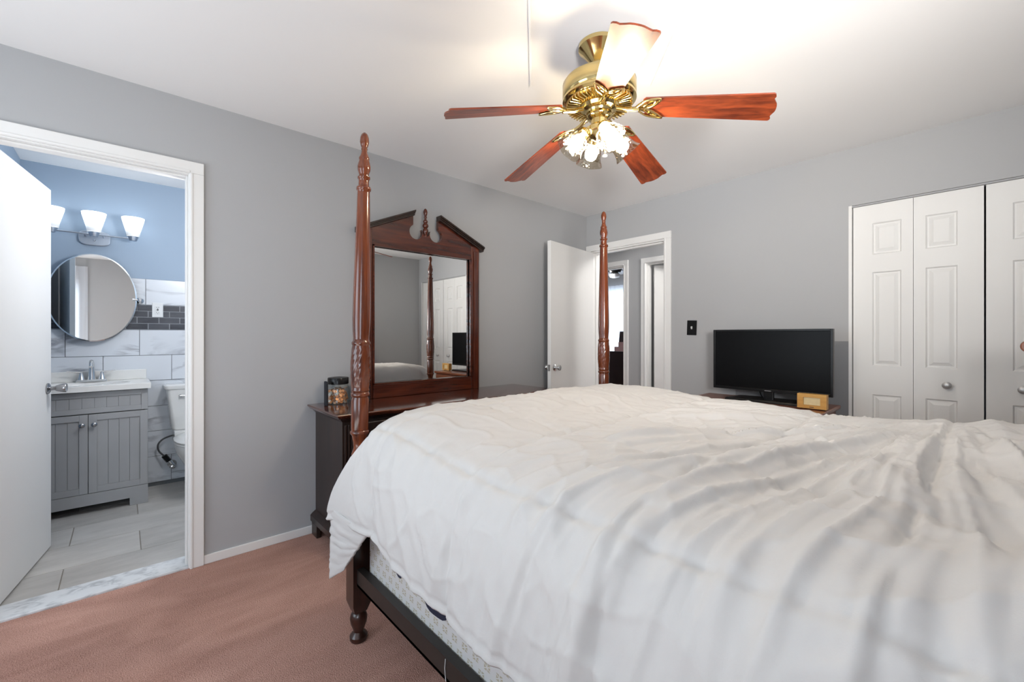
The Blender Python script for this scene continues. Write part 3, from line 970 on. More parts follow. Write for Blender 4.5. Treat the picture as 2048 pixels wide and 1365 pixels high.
# counter top with back splash and an integral basin
bm = B()
TX0, TX1, TY0, TY1, TZ0, TZ1 = BX + 0.012, -4.074, -0.515, 0.156, 0.832, 0.872
cx, cy = -4.27, mid
NR = 40
def rect_pt(a):
    c, s = math.cos(a), math.sin(a)
    hx0, hx1, hy0, hy1 = TX0 - cx, TX1 - cx, TY0 - cy, TY1 - cy
    k = min([v for v in ((hx1 / c if c > 1e-6 else 9), (hx0 / c if c < -1e-6 else 9), (hy1 / s if s > 1e-6 else 9), (hy0 / s if s < -1e-6 else 9))])
    return (cx + c * k, cy + s * k)
angs = sorted(set([2 * PI * i / NR for i in range(NR)] + [math.atan2(y - cy, x - cx) % (2 * PI) for x in (TX0, TX1) for y in (TY0, TY1)]))
R_out = [rect_pt(a) for a in angs]
def ell(rx, ry, z): return [(cx + rx * math.cos(a), cy + ry * math.sin(a), z) for a in angs]
loft(bm, [[(x, y, TZ0) for x, y in R_out], [(x, y, TZ1) for x, y in R_out], ell(0.150, 0.215, TZ1), ell(0.140, 0.205, TZ1 - 0.012), ell(0.10, 0.15, TZ1 - 0.10), ell(0.03, 0.04, TZ1 - 0.125)], cap=False)
box(bm, (TX0, TY0, TZ1), (TX0 + 0.022, TY1 - 0.012, TZ1 + 0.075))
tag(link('sink_top', bm, M['cultured'], None, bevel=0.004), 'white sink top with backsplash on the grey vanity', 'sink')
# faucet
fxx, fyy, fz = TX0 + 0.075, mid + 0.005, TZ1
t = thing('faucet', 'chrome two-handle faucet on the white sink top', 'faucet', (fxx, fyy, fz))
bm = B(); prism(bm, [(fyy - 0.085, fz), (fyy + 0.085, fz), (fyy + 0.078, fz + 0.018), (fyy - 0.078, fz + 0.018)], 'x', fxx - 0.028, fxx + 0.028); link('base_plate', bm, M['chrome'], t, bevel=0.003)
bm = B()
sp = [(fxx, fyy, fz + 0.018, .024), (fxx, fyy, fz + 0.06, .020), (fxx, fyy, fz + 0.10, .016), (fxx + 0.01, fyy, fz + 0.135, .014), (fxx + 0.04, fyy, fz + 0.150, .013), (fxx + 0.085, fyy, fz + 0.140, .012), (fxx + 0.105, fyy, fz + 0.115, .011)]
tube(bm, [p[:3] for p in sp], [p[3] for p in sp], 16); link('spout', bm, M['chrome'], t, smooth=True)
for s in (-1, 1):
    bm = B(); lathe(bm, [(0.022, fz + 0.018), (0.016, fz + 0.04), (0.009, fz + 0.066), (0.009, fz + 0.07)], (fxx, fyy + s * 0.055, 0), 18)
    tube(bm, [(fxx, fyy + s * 0.05, fz + 0.068), (fxx, fyy + s * 0.085, fz + 0.073), (fxx + 0.003, fyy + s * 0.13, fz + 0.082)], [0.006, 0.005, 0.004], 10)
    link('handle', bm, M['chrome'], t, smooth=True)

# oval pivot mirror
mx_, my_, mz_ = BX + 0.075, -0.157, 1.492
t = thing('oval_mirror', 'frameless round tilting mirror above the bathroom sink', 'mirror', (mx_, my_, mz_))
bm = B()
def ov(rx, rz, x): return [(x, my_ + rx * math.cos(2 * PI * i / 72), mz_ + rz * math.sin(2 * PI * i / 72)) for i in range(72)]
loft(bm, [ov(0.235, 0.316, mx_ + 0.003), ov(0.243, 0.324, mx_ + 0.0005), ov(0.243, 0.324, mx_ - 0.004), ov(0.2, 0.28, mx_ - 0.006)], cap=False)
g = link('bevelled_edge', bm, M['bevel_glass'], t)
bm = B(); bm.faces.new([bm.verts.new(p) for p in ov(0.235, 0.316, mx_ + 0.003)]); bm.faces.new([bm.verts.new(p) for p in ov(0.235, 0.316, mx_ - 0.003)]); link('mirror_glass', bm, M['mirror'], t)
for s in (-1, 1):
    y = my_ + s * 0.262
    bm = B(); R = Matrix.Rotation(PI / 2, 3, 'Y')
    lathe(bm, [(0.024, 0), (0.024, 0.006), (0.014, 0.012), (0.010, 0.03), (0.012, 0.055), (0.017, 0.062), (0.017, 0.072), (0.008, 0.08)], (BX + 0.011, y, mz_ - 0.005), 18, R)
    cyl(bm, (mx_, y, mz_ - 0.002), (mx_, y - s * 0.03, mz_ - 0.002), 0.006, 12, 0.008)
    cyl(bm, (mx_ + 0.004, y - s * 0.024, mz_ - 0.002), (mx_ + 0.004, y - s * 0.045, mz_ - 0.002), 0.007, 12, 0.012)
    link('pivot_bracket', bm, M['chrome'], t, smooth=True)

# three-shade vanity light
ly, lz, lx = -0.153, 1.955, BX + 0.115
t = thing('vanity_light', 'three-shade bathroom wall light above the round mirror', 'wall light', (BX, ly, lz))
M['satin'] = flat('brushed steel', (0.42, 0.47, 0.54), 0.35, 0.9)
bm = B()
pl = []
for k in range(32):
    a = 2 * PI * k / 32
    y = 0.088 * math.copysign(abs(math.cos(a)) ** 0.6, math.cos(a)); z = 0.056 * math.copysign(abs(math.sin(a)) ** 0.6, math.sin(a))
    pl.append((ly + y, lz - 0.012 + z))
prism(bm, pl, 'x', BX, BX + 0.022); link('back_plate', bm, M['satin'], t, bevel=0.005)
bm = B(); tube(bm, [(lx, ly - 0.225, lz), (lx, ly + 0.225, lz)], 0.006, 12)
for s in (-1, 1): cyl(bm, (BX + 0.02, ly + s * 0.05, lz), (lx, ly + s * 0.05, lz), 0.006, 10)
link('arm', bm, M['satin'], t, smooth=True)
bm = B(); R = Matrix.Rotation(PI / 2, 3, 'Y'); lathe(bm, [(0.007, 0), (0.007, 0.006), (0.003, 0.010)], (BX + 0.022, ly, lz - 0.03), 12, R); link('screw_cap', bm, M['chrome'], t, smooth=True)
for k in (-1, 0, 1):
    y = ly + k * 0.216
    bm = B(); lathe(bm, [(0.022, lz - 0.016), (0.028, lz + 0.002), (0.032, lz + 0.016), (0.03, lz + 0.017), (0.02, lz + 0.005)], (lx, y, 0), 20)
    link('socket_cup', bm, M['satin'], t, smooth=True)
    bm = B()
    lathe(bm, [(0.038, lz + 0.018), (0.043, lz + 0.05), (0.053, lz + 0.09), (0.066, lz + 0.14), (0.068, lz + 0.158), (0.063, lz + 0.158), (0.048, lz + 0.09), (0.03, lz + 0.02)], (lx, y, 0), 32, cap=False)
    link('glass_shade', bm, M['frost'], t, smooth=True)

# outlet in the brick band
t = thing('outlet', 'white wall outlet in the charcoal brick band', 'outlet', (BX + 0.011, 0.21, 1.40))
oy = 0.2135
bm = B(); box(bm, (BX + 0.006, oy - 0.035, 1.36), (BX + 0.016, oy + 0.035, 1.478)); link('cover_plate', bm, M['white_plastic'], t, bevel=0.003)
bm = B(); box(bm, (BX + 0.015, oy - 0.017, 1.385), (BX + 0.018, oy + 0.017, 1.453)); link('socket_face', bm, M['white_plastic'], t, bevel=0.001)
bm = B()
for zc in (1.398, 1.440):
    for dy in (-0.006, 0.006): box(bm, (BX + 0.0175, oy + dy - 0.0012, zc - 0.004), (BX + 0.0185, oy + dy + 0.0012, zc + 0.004))
    cbox(bm, (BX + 0.018, oy, zc - 0.009 if zc < 1.42 else zc - 0.010), (0.001, 0.004, 0.004))
cbox(bm, (BX + 0.0185, oy, 1.4235), (0.002, 0.011, 0.005)); cbox(bm, (BX + 0.0185, oy, 1.4165), (0.002, 0.011, 0.005))
link('slots', bm, M['black'], t)

# toilet
tcx, tcy = -4.42, 0.475
t = thing('toilet', 'white toilet half hidden behind the bathroom door casing', 'toilet', (-4.1, tcy, 0))
def rrect(hx, hy, z, x0, n=8, r=0.03):
    pts = []
    for cx_, cy_, a0 in ((hx - r, hy - r, 0), (-hx + r, hy - r, PI / 2), (-hx + r, -hy + r, PI), (hx - r, -hy + r, 1.5 * PI)):
        for k in range(n + 1):
            a = a0 + PI / 2 * k / n
            pts.append((x0 + cx_ + r * math.cos(a), tcy + cy_ + r * math.sin(a), z))
    return pts
bm = B(); loft(bm, [rrect(0.075, 0.175, 0.46, tcx), rrect(0.085, 0.185, 0.475, tcx), rrect(0.095, 0.215, 0.785, tcx)]); link('tank', bm, M['porcelain'], t, smooth=True)
bm = B(); loft(bm, [rrect(0.102, 0.226, 0.787, tcx), rrect(0.105, 0.23, 0.795, tcx), rrect(0.105, 0.23, 0.815, tcx), rrect(0.095, 0.22, 0.823, tcx)]); link('tank_lid', bm, M['porcelain'], t, smooth=True)
bm = B(); cyl(bm, (tcx + 0.09, tcy - 0.13, 0.735), (tcx + 0.115, tcy - 0.13, 0.735), 0.011, 14); tube(bm, [(tcx + 0.112, tcy - 0.135, 0.735), (tcx + 0.112, tcy - 0.07, 0.73)], [0.008, 0.006], 10); link('flush_lever', bm, M['chrome'], t, smooth=True)
def bowl_ring(xb, xf, w, z, n=40):
    pts = []
    for k in range(n):
        a = 2 * PI * k / n
        c, s = math.cos(a), math.sin(a)
        x = (xf + xb) / 2 + (xf - xb) / 2 * (c if c > 0 else math.copysign(abs(c) ** 0.6, c))
        pts.append((x, tcy + w * math.copysign(abs(s) ** 0.85, s), z))
    return pts
bm = B()
loft(bm, [bowl_ring(-4.32, -3.96, 0.115, 0.0), bowl_ring(-4.31, -3.97, 0.112, 0.05), bowl_ring(-4.28, -4.0, 0.095, 0.10), bowl_ring(-4.28, -3.98, 0.10, 0.18), bowl_ring(-4.30, -3.90, 0.14, 0.26), bowl_ring(-4.32, -3.82, 0.178, 0.34), bowl_ring(-4.33, -3.79, 0.187, 0.395), bowl_ring(-4.33, -3.79, 0.185, 0.405)])
box(bm, (-4.50, tcy - 0.17, 0.36), (-4.28, tcy + 0.17, 0.458))
link('bowl', bm, M['porcelain'], t, smooth=True)
bm = B(); loft(bm, [bowl_ring(-4.32, -3.785, 0.187, 0.407), bowl_ring(-4.32, -3.78, 0.19, 0.415), bowl_ring(-4.32, -3.785, 0.187, 0.423)]); link('seat', bm, M['porcelain'], t, smooth=True)
bm = B(); loft(bm, [bowl_ring(-4.31, -3.785, 0.187, 0.426), bowl_ring(-4.31, -3.78, 0.19, 0.436), bowl_ring(-4.30, -3.80, 0.175, 0.447), bowl_ring(-4.25, -3.87, 0.10, 0.452)]); link('seat_lid', bm, M['porcelain'], t, smooth=True)
# water supply
sy = 0.305
t = thing('shutoff_valve', 'metal water shutoff valve with a looping hose beside the toilet', 'valve', (BX + 0.011, sy, 0.17))
bm = B(); R = Matrix.Rotation(PI / 2, 3, 'Y'); lathe(bm, [(0.032, 0), (0.030, 0.006), (0.010, 0.012), (0.009, 0.05)], (BX + 0.011, sy, 0.16), 20, R)
cyl(bm, (BX + 0.06, sy + 0.012, 0.145), (BX + 0.06, sy - 0.035, 0.215), 0.014, 14); sph(bm, (BX + 0.085, sy, 0.15), 0.018, 8, (0.5, 1.3, 0.9)); link('valve_body', bm, M['chrome'], t, smooth=True)
bm = B(); cyl(bm, (BX + 0.06, sy - 0.024, 0.195), (BX + 0.06, sy - 0.055, 0.245), 0.019, 8); link('hose_nut', bm, M['black'], t)
bm = B()
hp = [(BX + 0.06, sy - 0.05, 0.238), (BX + 0.06, sy - 0.085, 0.285), (BX + 0.06, sy - 0.092, 0.335), (BX + 0.06, sy - 0.065, 0.375), (BX + 0.06, sy - 0.02, 0.395), (BX + 0.06, sy + 0.03, 0.405), (BX + 0.075, sy + 0.05, 0.43), (BX + 0.085, sy + 0.05, 0.465)]
def smooth_path(P, n=6):
    P = [Vector(p) for p in P]; out = []
    for i in range(len(P) - 1):
        p0, p1, p2, p3 = P[max(i - 1, 0)], P[i], P[i + 1], P[min(i + 2, len(P) - 1)]
        for k in range(n):
            u = k / n
            out.append(0.5 * ((2 * p1) + (-p0 + p2) * u + (2 * p0 - 5 * p1 + 4 * p2 - p3) * u * u + (-p0 + 3 * p1 - 3 * p2 + p3) * u ** 3))
    return out + [P[-1]]
tube(bm, smooth_path(hp), 0.0065, 10); link('hose', bm, M['rubber'], t, smooth=True)

# ------------------------------------------------------------------ bed
PX, PYN, PYF, PH = -1.688, 0.700, 2.327, 2.019
HX = 0.47
post_prof = [  # radius, height: turned pencil post
    (0.030, 0.0), (0.034, 0.008), (0.034, 0.020), (0.026, 0.030), (0.020, 0.036), (0.022, 0.046), (0.031, 0.070), (0.0335, 0.090), (0.028, 0.108), (0.021, 0.115), (0.023, 0.119), (0.020, 0.122)]
post_up = [(0.032, 0.62), (0.022, 0.64), (0.020, 0.66), (0.024, 0.70), (0.030, 0.74), (0.022, 0.765), (0.024, 0.79), (0.030, 0.815), (0.036, 0.822), (0.036, 0.830), (0.032, 0.834), (0.033, 0.84),
           (0.0335, 0.955), (0.0315, 0.962), (0.031, 0.966), (0.035, 0.970), (0.0365, 0.976), (0.035, 0.982), (0.031, 0.986), (0.034, 0.990), (0.035, 0.994), (0.033, 0.998),
           (0.0345, 1.01), (0.0375, 1.05), (0.0385, 1.09), (0.0375, 1.13), (0.0345, 1.165), (0.033, 1.172), (0.036, 1.176), (0.036, 1.184), (0.0315, 1.188), (0.0305, 1.20),
           (0.033, 1.23), (0.0345, 1.28), (0.0335, 1.36), (0.030, 1.52), (0.0265, 1.66), (0.0240, 1.775), (0.0235, 1.785), (0.0275, 1.789), (0.0285, 1.795), (0.0270, 1.801), (0.0205, 1.805),
           (0.0195, 1.822), (0.0205, 1.832), (0.0240, 1.835), (0.0240, 1.841), (0.0180, 1.845), (0.0185, 1.852), (0.0240, 1.868), (0.0252, 1.882), (0.0225, 1.897), (0.0190, 1.907), (0.0200, 1.912), (0.0205, 1.917), (0.0165, 1.924), (0.0120, 1.938), (0.0105, 1.948), (0.0125, 1.952), (0.0105, 1.957),
           (0.0140, 1.966), (0.0175, 1.982), (0.0165, 1.998), (0.0120, 2.011), (0.0045, 2.0185), (0.0005, 2.0195)]


def carve(a, h):
    # shallow carved leaves on the thick band of the post
    if not 1.002 < h < 1.168: return 0
    e = min(1, (h - 1.002) / 0.012, (1.168 - h) / 0.012)
    v = math.sin(5 * a + 26 * math.sin((h - 1.0) * 19) * 0.18) * 0.5 + math.sin(11 * a - 160 * (h - 1.085)) * 0.35 * (1 if h > 1.085 else -1)
    return 0.040 * e * (abs(v) - 0.35)


def refine(prof, n=5, lo=1.0, hi=1.17):
    out = []
    for (r0, h0), (r1, h1) in zip(prof[:-1], prof[1:]):
        k = 8 if (h0 >= lo and h1 <= hi) else 1
        for i in range(k): out.append((r0 + (r1 - r0) * i / k, h0 + (h1 - h0) * i / k))
    return out + [prof[-1]]


bed = thing('four_poster_bed', 'cherry wood four-poster bed under a white duvet', 'bed', ((PX + HX) / 2, (PYN + PYF) / 2, 0))
for (x, y, lean) in ((PX, PYN, 0.017), (PX, PYF, 0.0), (HX, PYN, 0), (HX, PYF, 0)):
    bm = B()
    lathe(bm, post_prof, (x, y, 0), 32)
    s = 0.036
    loft(bm, [[(x + a * q, y + b * q, z) for a, b in ((-1, -1), (1, -1), (1, 1), (-1, 1))] for q, z in ((0.024, 0.118), (s, 0.155), (s, 0.60), (0.028, 0.625))])
    leg = bm
    lo = link('post_leg', leg, M['wood_leg'], bed, smooth=True, angle=35)
    bm = B()
    lathe(bm, refine(post_up), (x, y, 0), 96, flute=carve)
    if lean:
        # this post leans a little towards the head end
        for v in bm.verts:
            f = (v.co.z - 0.6) * lean
            v.co.x += f * 0.67; v.co.y += f * 0.74
    link('bedpost', bm, M['wood_post'], bed, smooth=True, angle=50)
# rails, foot board, head board
for y, sg in ((PYN, 1), (PYF, -1)):
    bm = B(); box(bm, (PX + 0.036, y - 0.022, 0.235), (HX - 0.036, y + 0.006 * sg, 0.30)); box(bm, (PX + 0.036, y - 0.022, 0.235), (HX - 0.036, y + 0.045 * sg, 0.245))
    link('side_rail', bm, M['rail'], bed)
bm = B(); box(bm, (PX - 0.012, PYN + 0.036, 0.20), (PX + 0.012, PYF - 0.036, 0.66)); link('footboard', bm, M['wood_y'], bed, bevel=0.004)
bm = B()
hp_ = [(PYN + 0.036, 0.30)] + [(PYN + 0.036 + (PYF - PYN - 0.072) * k / 24, 1.05 + 0.16 * math.sin(PI * k / 24) ** 2) for k in range(25)] + [(PYF - 0.036, 0.30)]
prism(bm, hp_, 'x', HX - 0.014, HX + 0.014); link('headboard', bm, M['wood_y'], bed, bevel=0.004)
for x in (-1.2, -0.6, 0.0):
    bm = B(); box(bm, (x, PYN + 0.006, 0.246), (x + 0.08, PYF - 0.006, 0.262)); link('cross_slat', bm, M['rail'], bed)
bm = B(); tube(bm, [(-1.03, PYN - 0.0235, 0.297), (-1.032, PYN - 0.0245, 0.27), (-1.028, PYN - 0.0235, 0.236)], 0.0012, 6); link('loose_thread', bm, M['white_plastic'], bed)

bm = B(); box(bm, (-1.63, 0.712, 0.268), (0.42, 2.315, 0.505)); bmesh.ops.bevel(bm, geom=bm.edges[:], offset=0.02, segments=3, affect='EDGES')
tag(link('box_spring', bm, M['ticking'], None, smooth=True), 'white box spring with small tan print inside the bed rails', 'box spring')
mt = thing('mattress', 'mattress in a navy sheet, glimpsed below the white duvet', 'mattress', (-0.6, 1.5, 0.505))
bm = B(); box(bm, (-1.625, 0.715, 0.507), (0.42, 2.312, 0.79)); bmesh.ops.bevel(bm, geom=bm.edges[:], offset=0.04, segments=4, affect='EDGES'); link('core', bm, M['navy'], mt, smooth=True)
bm = B()
def skirt(u, v):
    x = -1.60 + 2.0 * u
    z1 = 0.56
    dip = 0.055 + 0.062 * math.exp(-((x + 1.345) / 0.035) ** 4) + 0.085 * math.exp(-((x + 1.12) / 0.085) ** 4) + 0.072 * sstep(-0.98, -0.86, x)
    z0 = 0.505 - dip + 0.006 * noise.noise((x * 9, 1, 2))
    return (x, 0.705 - 0.006 * (1 - v) + 0.004 * noise.noise((x * 7, v * 2, 5)), z0 + (z1 - z0) * v)
grid_surface(bm, skirt, 120, 6); link('sheet_hem', bm, M['navy'], mt, smooth=True)

# duvet -----------------------------------------------------------
SX = [-2.1, -1.43, -0.95, -0.47, -0.09, 0.40]
SQ = [-0.80, 0.0, 0.40, 0.80, 1.22, 1.64, 2.4]


def cell(v, arr):
    for a, b in zip(arr[:-1], arr[1:]):
        if a <= v <= b:
            return (v - a) / (b - a), min(v - a, b - v)
    return 0.5, 1.0


def wav(x, y, z=0.0): return noise.noise((x, y, z))


def ridged(v): return 1 - 2 * abs(v)


def duvet_disp(p, q):
    """offset along the normal at (p along the bed, q across it, q<0 = hanging near side)"""
    cu_, du = cell(p, SX); cv_, dv = cell(q, SQ)
    right = sstep(-0.25, -0.02, p)
    puff = (max(0, 1 - abs(2 * cu_ - 1) ** 2.6) * max(0, 1 - abs(2 * cv_ - 1) ** 2.6))
    h = (0.011 + 0.010 * right) * puff
    # stitched seams: narrow valleys, stronger on the near edge
    gx = math.exp(-(du / 0.010) ** 2); gy = math.exp(-(dv / 0.010) ** 2)
    near_edge = math.exp(-(q / 0.011) ** 2)
    h -= 0.0075 * gx + 0.004 * gy + 0.004 * near_edge
    # short gathers running out from the seams
    h += 0.009 * wav(q * 24, p * 3, 1.7) * math.exp(-du / 0.05)
    h += 0.016 * wav(p * 20, q * 3, 4.1) * math.exp(-dv / 0.075)
    # fan of long folds that runs together near the far head end
    hx, hy = -0.10, 1.55
    dx, dy = p - hx, hy - q
    r = math.hypot(dx, dy); ang = math.atan2(dx, dy)
    w = sstep(-1.25, -0.45, p) * sstep(0.05, 0.35, r) * (1 - 0.35 * sstep(0.9, 1.5, q))
    w *= 1 - 0.15 * right
    sp_ = ang * 8.5 + 0.30 * wav(p * 1.6, q * 1.6, 6.0)
    f1 = max(0.0, ridged(wav(sp_, r * 0.45, 8.0) * 1.5)) ** 1.3
    f2 = max(0.0, ridged(wav(sp_ * 2.3, r * 0.8, 3.0) * 1.4)) ** 1.2
    h += w * (0.030 * (f1 - 0.4) + 0.013 * (f2 - 0.4)) * (0.35 + 0.65 * sstep(0.2, 0.9, r))
    f3 = max(0.0, ridged(wav(sp_ * 4.5, r * 2.0, 13.0) * 1.3)) ** 2
    h += w * 0.006 * (f3 - 0.3)
    thin = max(0.0, ridged(wav(p * 6.5 + 0.6 * wav(p * 3, q * 3, 2), q * 7.5, 60))) ** 7
    h += 0.0055 * (thin - 0.1)
    # long soft folds down the hanging side
    sd = 1 - sstep(-0.16, 0.02, q)
    h += sd * (0.014 * wav(p * 5.5 + q * 3.2, q * 0.8, 40) + 0.007 * ridged(wav(p * 9 + q * 6, q * 1.1, 44)))
    # deep crease and the heaped part at the head end
    cx0 = 0.0 + 0.02 * math.sin(q * 5)
    crease = math.exp(-((p - cx0) / 0.030) ** 2) * sstep(0.12, 0.35, q) * (1 - sstep(1.0, 1.4, q))
    h -= 0.020 * crease
    h += 0.030 * right * wav(p * 4.5, q * 3.6, 11) + 0.012 * right * ridged(wav(p * 8, q * 4, 21))
    # broad softness on the foot half, fine creasing everywhere
    h += 0.010 * wav(p * 2.6, q * 2.6, 30) + 0.0035 * wav(p * 11, q * 9, 12) + 0.0016 * wav(p * 30, q * 26, 14)
    return h


def duvet_top(p, y):
    z = 0.886
    z += 0.040 * math.exp(-((p + 1.42) / 0.28) ** 2)                     # plump foot end
    z += 0.012 * math.exp(-((p + 1.0) / 0.4) ** 2) * sstep(1.6, 2.3, y)
    z += 0.022 * sstep(-0.32, 0.0, p) * sstep(1.3, 2.1, y)
    z -= 0.012 * math.exp(-((p + 0.5) / 0.25) ** 2) * sstep(1.7, 2.3, y)
    return z


def duvet_pos(p, q):
    QF = 1.64
    E = -1.54
    e = max(0.0, E - p)
    pe = max(p, E)
    def topz(qq):
        y = 0.71 + qq
        z = duvet_top(pe, y)
        z -= 0.055 * math.exp(-max(qq, 0) / 0.10) + 0.050 * math.exp(-max(QF - qq, 0) / 0.09)
        return z
    def foot(qq, yy, z):
        X = pe - 0.088 * (1 - math.exp(-e / 0.088))
        zz = z - max(0, e - 0.075 * (1 - math.exp(-e / 0.075))) * 0.95
        return Vector((X, yy, zz))
    if q >= 0 and q <= QF:
        return foot(q, 0.71 + q, topz(q))
    if q > QF:
        d = q - QF
        y = 0.71 + QF + 0.075 * (1 - math.exp(-d / 0.08))
        z = topz(QF) - d * 0.98 + 0.02 * (1 - math.exp(-d / 0.05))
        return foot(q, y, z)
    d = -q
    y = 0.71 - 0.072 * (1 - math.exp(-d / 0.085)) - 0.010 * d / 0.37
    z = topz(0) - d * 0.98 + 0.018 * (1 - math.exp(-d / 0.05))
    a = foot(0, y, z)
    # the hanging corner swings out past the post
    XLf = -1.545 - 0.225 * sstep(-0.02, 0.36, d)
    k = e / 0.20
    if k <= 1:
        X = E + (XLf - E) * math.sin(PI / 2 * k)
        yy = y - 0.030 * sstep(0, 1, k) * sstep(0.05, 0.35, d) + 0.02 * sstep(0.8, 1, k)
    else:
        X = XLf + (e - 0.20) * 0.6
        yy = y - 0.030 * sstep(0.05, 0.35, d) + 0.02 + min(0.03, (e - 0.20) * 0.8)
    if e <= 0: X, yy = p, y
    b = Vector((X, yy, z - 0.03 * sstep(0, 1, k) * sstep(0.1, 0.36, d)))
    w = sstep(0.0, 0.05, d)
    return a.lerp(b, w)


def make_duvet():
    bm = B()
    NU, NV = 330, 330
    P0, P1, Q0, Q1 = -1.86, 0.405, -0.384, 2.02
    P = [P0 + (P1 - P0) * i / NU for i in range(NU + 1)]
    Q = [Q0 + (Q1 - Q0) * j / NV for j in range(NV + 1)]
    eps = 0.004
    V = []
    for p in P:
        col = []
        for q in Q:
            c = duvet_pos(p, q)
            tu = duvet_pos(p + eps, q) - duvet_pos(p - eps, q)
            tv = duvet_pos(p, q + eps) - duvet_pos(p, q - eps)
            n = tu.cross(tv)
            if n.length < 1e-9: n = Vector((0, 0, 1))
            n.normalize()
            h = duvet_disp(p, q)
            if p < -1.54: h *= max(0.25, 1 - (-1.54 - p) / 0.15)
            # rolled hem
            if q < Q0 + 0.03: h += 0.006 * math.exp(-((q - Q0 - 0.008) / 0.006) ** 2) - 0.004
            col.append(bm.verts.new(c + n * h))
        V.append(col)
    for i in range(NU):
        for j in range(NV):
            bm.faces.new((V[i][j], V[i + 1][j], V[i + 1][j + 1], V[i][j + 1]))
    # inner corner of the duvet that hangs below the front hem, beside the post
    A, Bc, C, D = Vector((-1.748, 0.622, 0.53)), Vector((-1.455, 0.652, 0.53)), Vector((-1.640, 0.625, 0.322)), Vector((-1.716, 0.604, 0.268))
    def flap(u, v):
        top = A.lerp(Bc, u); bot = D.lerp(C, u)
        p = top.lerp(bot, v)
        p.y += 0.010 * math.sin(v * PI) * wav(v * 14, u * 2, 3) - 0.012 * math.sin(PI * u) * (1 - v)
        return p
    grid_surface(bm, flap, 24, 30)
    o = link('duvet', bm, M['duvet'], None, smooth=True, angle=180)
    s = o.modifiers.new('thickness', 'SOLIDIFY'); s.thickness = 0.010; s.offset = -1
    tag(o, 'puffy white quilted duvet spread over the four-poster bed', 'duvet')
    return o


make_duvet()

# ------------------------------------------------------------------ dresser with mirror
DY0, DY1, DZ = 0.848, 2.515, 0.794
DXB, DXF = XL + 0.014, -2.30
dr = thing('dresser', 'long dark wood dresser against the left wall, behind the bed', 'dresser', ((DXB + DXF) / 2, (DY0 + DY1) / 2, 0))
def front(y, o=0.0):
    u = (y - DY0) / (DY1 - DY0)
    return DXF + o + 0.022 * (sstep(0.17, 0.20, u) - sstep(0.34, 0.37, u) + sstep(0.63, 0.66, u) - sstep(0.80, 0.83, u))
ys = [DY0 + (DY1 - DY0) * k / 120 for k in range(121)]
def outline(o, side):
    return [(DXB, DY0 - side + 0.0), *[(front(y, o), DY0 - side + (y - DY0) * (DY1 - DY0 + 2 * side) / (DY1 - DY0)) for y in ys], (DXB, DY1 + side)]
bm = B()
loft(bm, [[(x, y, z) for x, y in outline(o, s)] for o, s, z in ((-0.012, -0.012, DZ - 0.030), (0.0, 0.0, DZ - 0.026), (0.010, 0.006, DZ - 0.017), (0.018, 0.012, DZ - 0.012), (0.020, 0.014, DZ - 0.006), (0.017, 0.012, DZ - 0.001), (0.006, 0.002, DZ))])
o = link('top', bm, M['wood_top'], dr, smooth=True, angle=30); o['label'] = 'glossy reddish-brown dresser top with a moulded edge'
bm = B()
loft(bm, [[(x, y, z) for x, y in outline(o, s)] for o, s, z in ((-0.045, -0.035, 0.11), (-0.045, -0.035, DZ - 0.055), (-0.038, -0.028, DZ - 0.045), (-0.030, -0.022, DZ - 0.040), (-0.012, -0.012, DZ - 0.030))])
link('body', bm, M['wood_dark'], dr, smooth=True, angle=30)
bm = B()
loft(bm, [[(x, y, z) for x, y in outline(o, s)] for o, s, z in ((-0.022, -0.012, 0.075), (-0.012, -0.004, 0.085), (-0.012, -0.004, 0.118), (-0.025, -0.016, 0.130), (-0.043, -0.033, 0.142))])
link('base_moulding', bm, M['wood_dark'], dr, smooth=True, angle=30)
def bracket(y0, y1):
    # ogee bracket foot, tapering away from the corner
    bm = B()
    s = 1 if y1 > y0 else -1
    pr = [(y0, 0), (y0 + s * 0.06, 0), (y0 + s * 0.065, 0.03), (y0 + s * 0.09, 0.055), (y0 + s * 0.14, 0.075), (y0, 0.075)]
    prism(bm, pr, 'x', DXF - 0.050, DXF - 0.022)
    box(bm, (DXF - 0.12, y0, 0), (DXF - 0.048, y0 + s * 0.022, 0.075))
    return bm
for y0, s in ((DY0 + 0.012, 1), (DY1 - 0.012, -1)):
    bm = B(); box(bm, (DXB, y0, 0), (DXB + 0.09, y0 + s * 0.022, 0.075)); link('rear_foot', bm, M['wood_dark'], dr, bevel=0.003)
link('bracket_foot', bracket(DY0 + 0.012, DY1), M['wood_dark'], dr, bevel=0.003); link('bracket_foot', bracket(DY1 - 0.012, DY0), M['wood_dark'], dr, bevel=0.003)
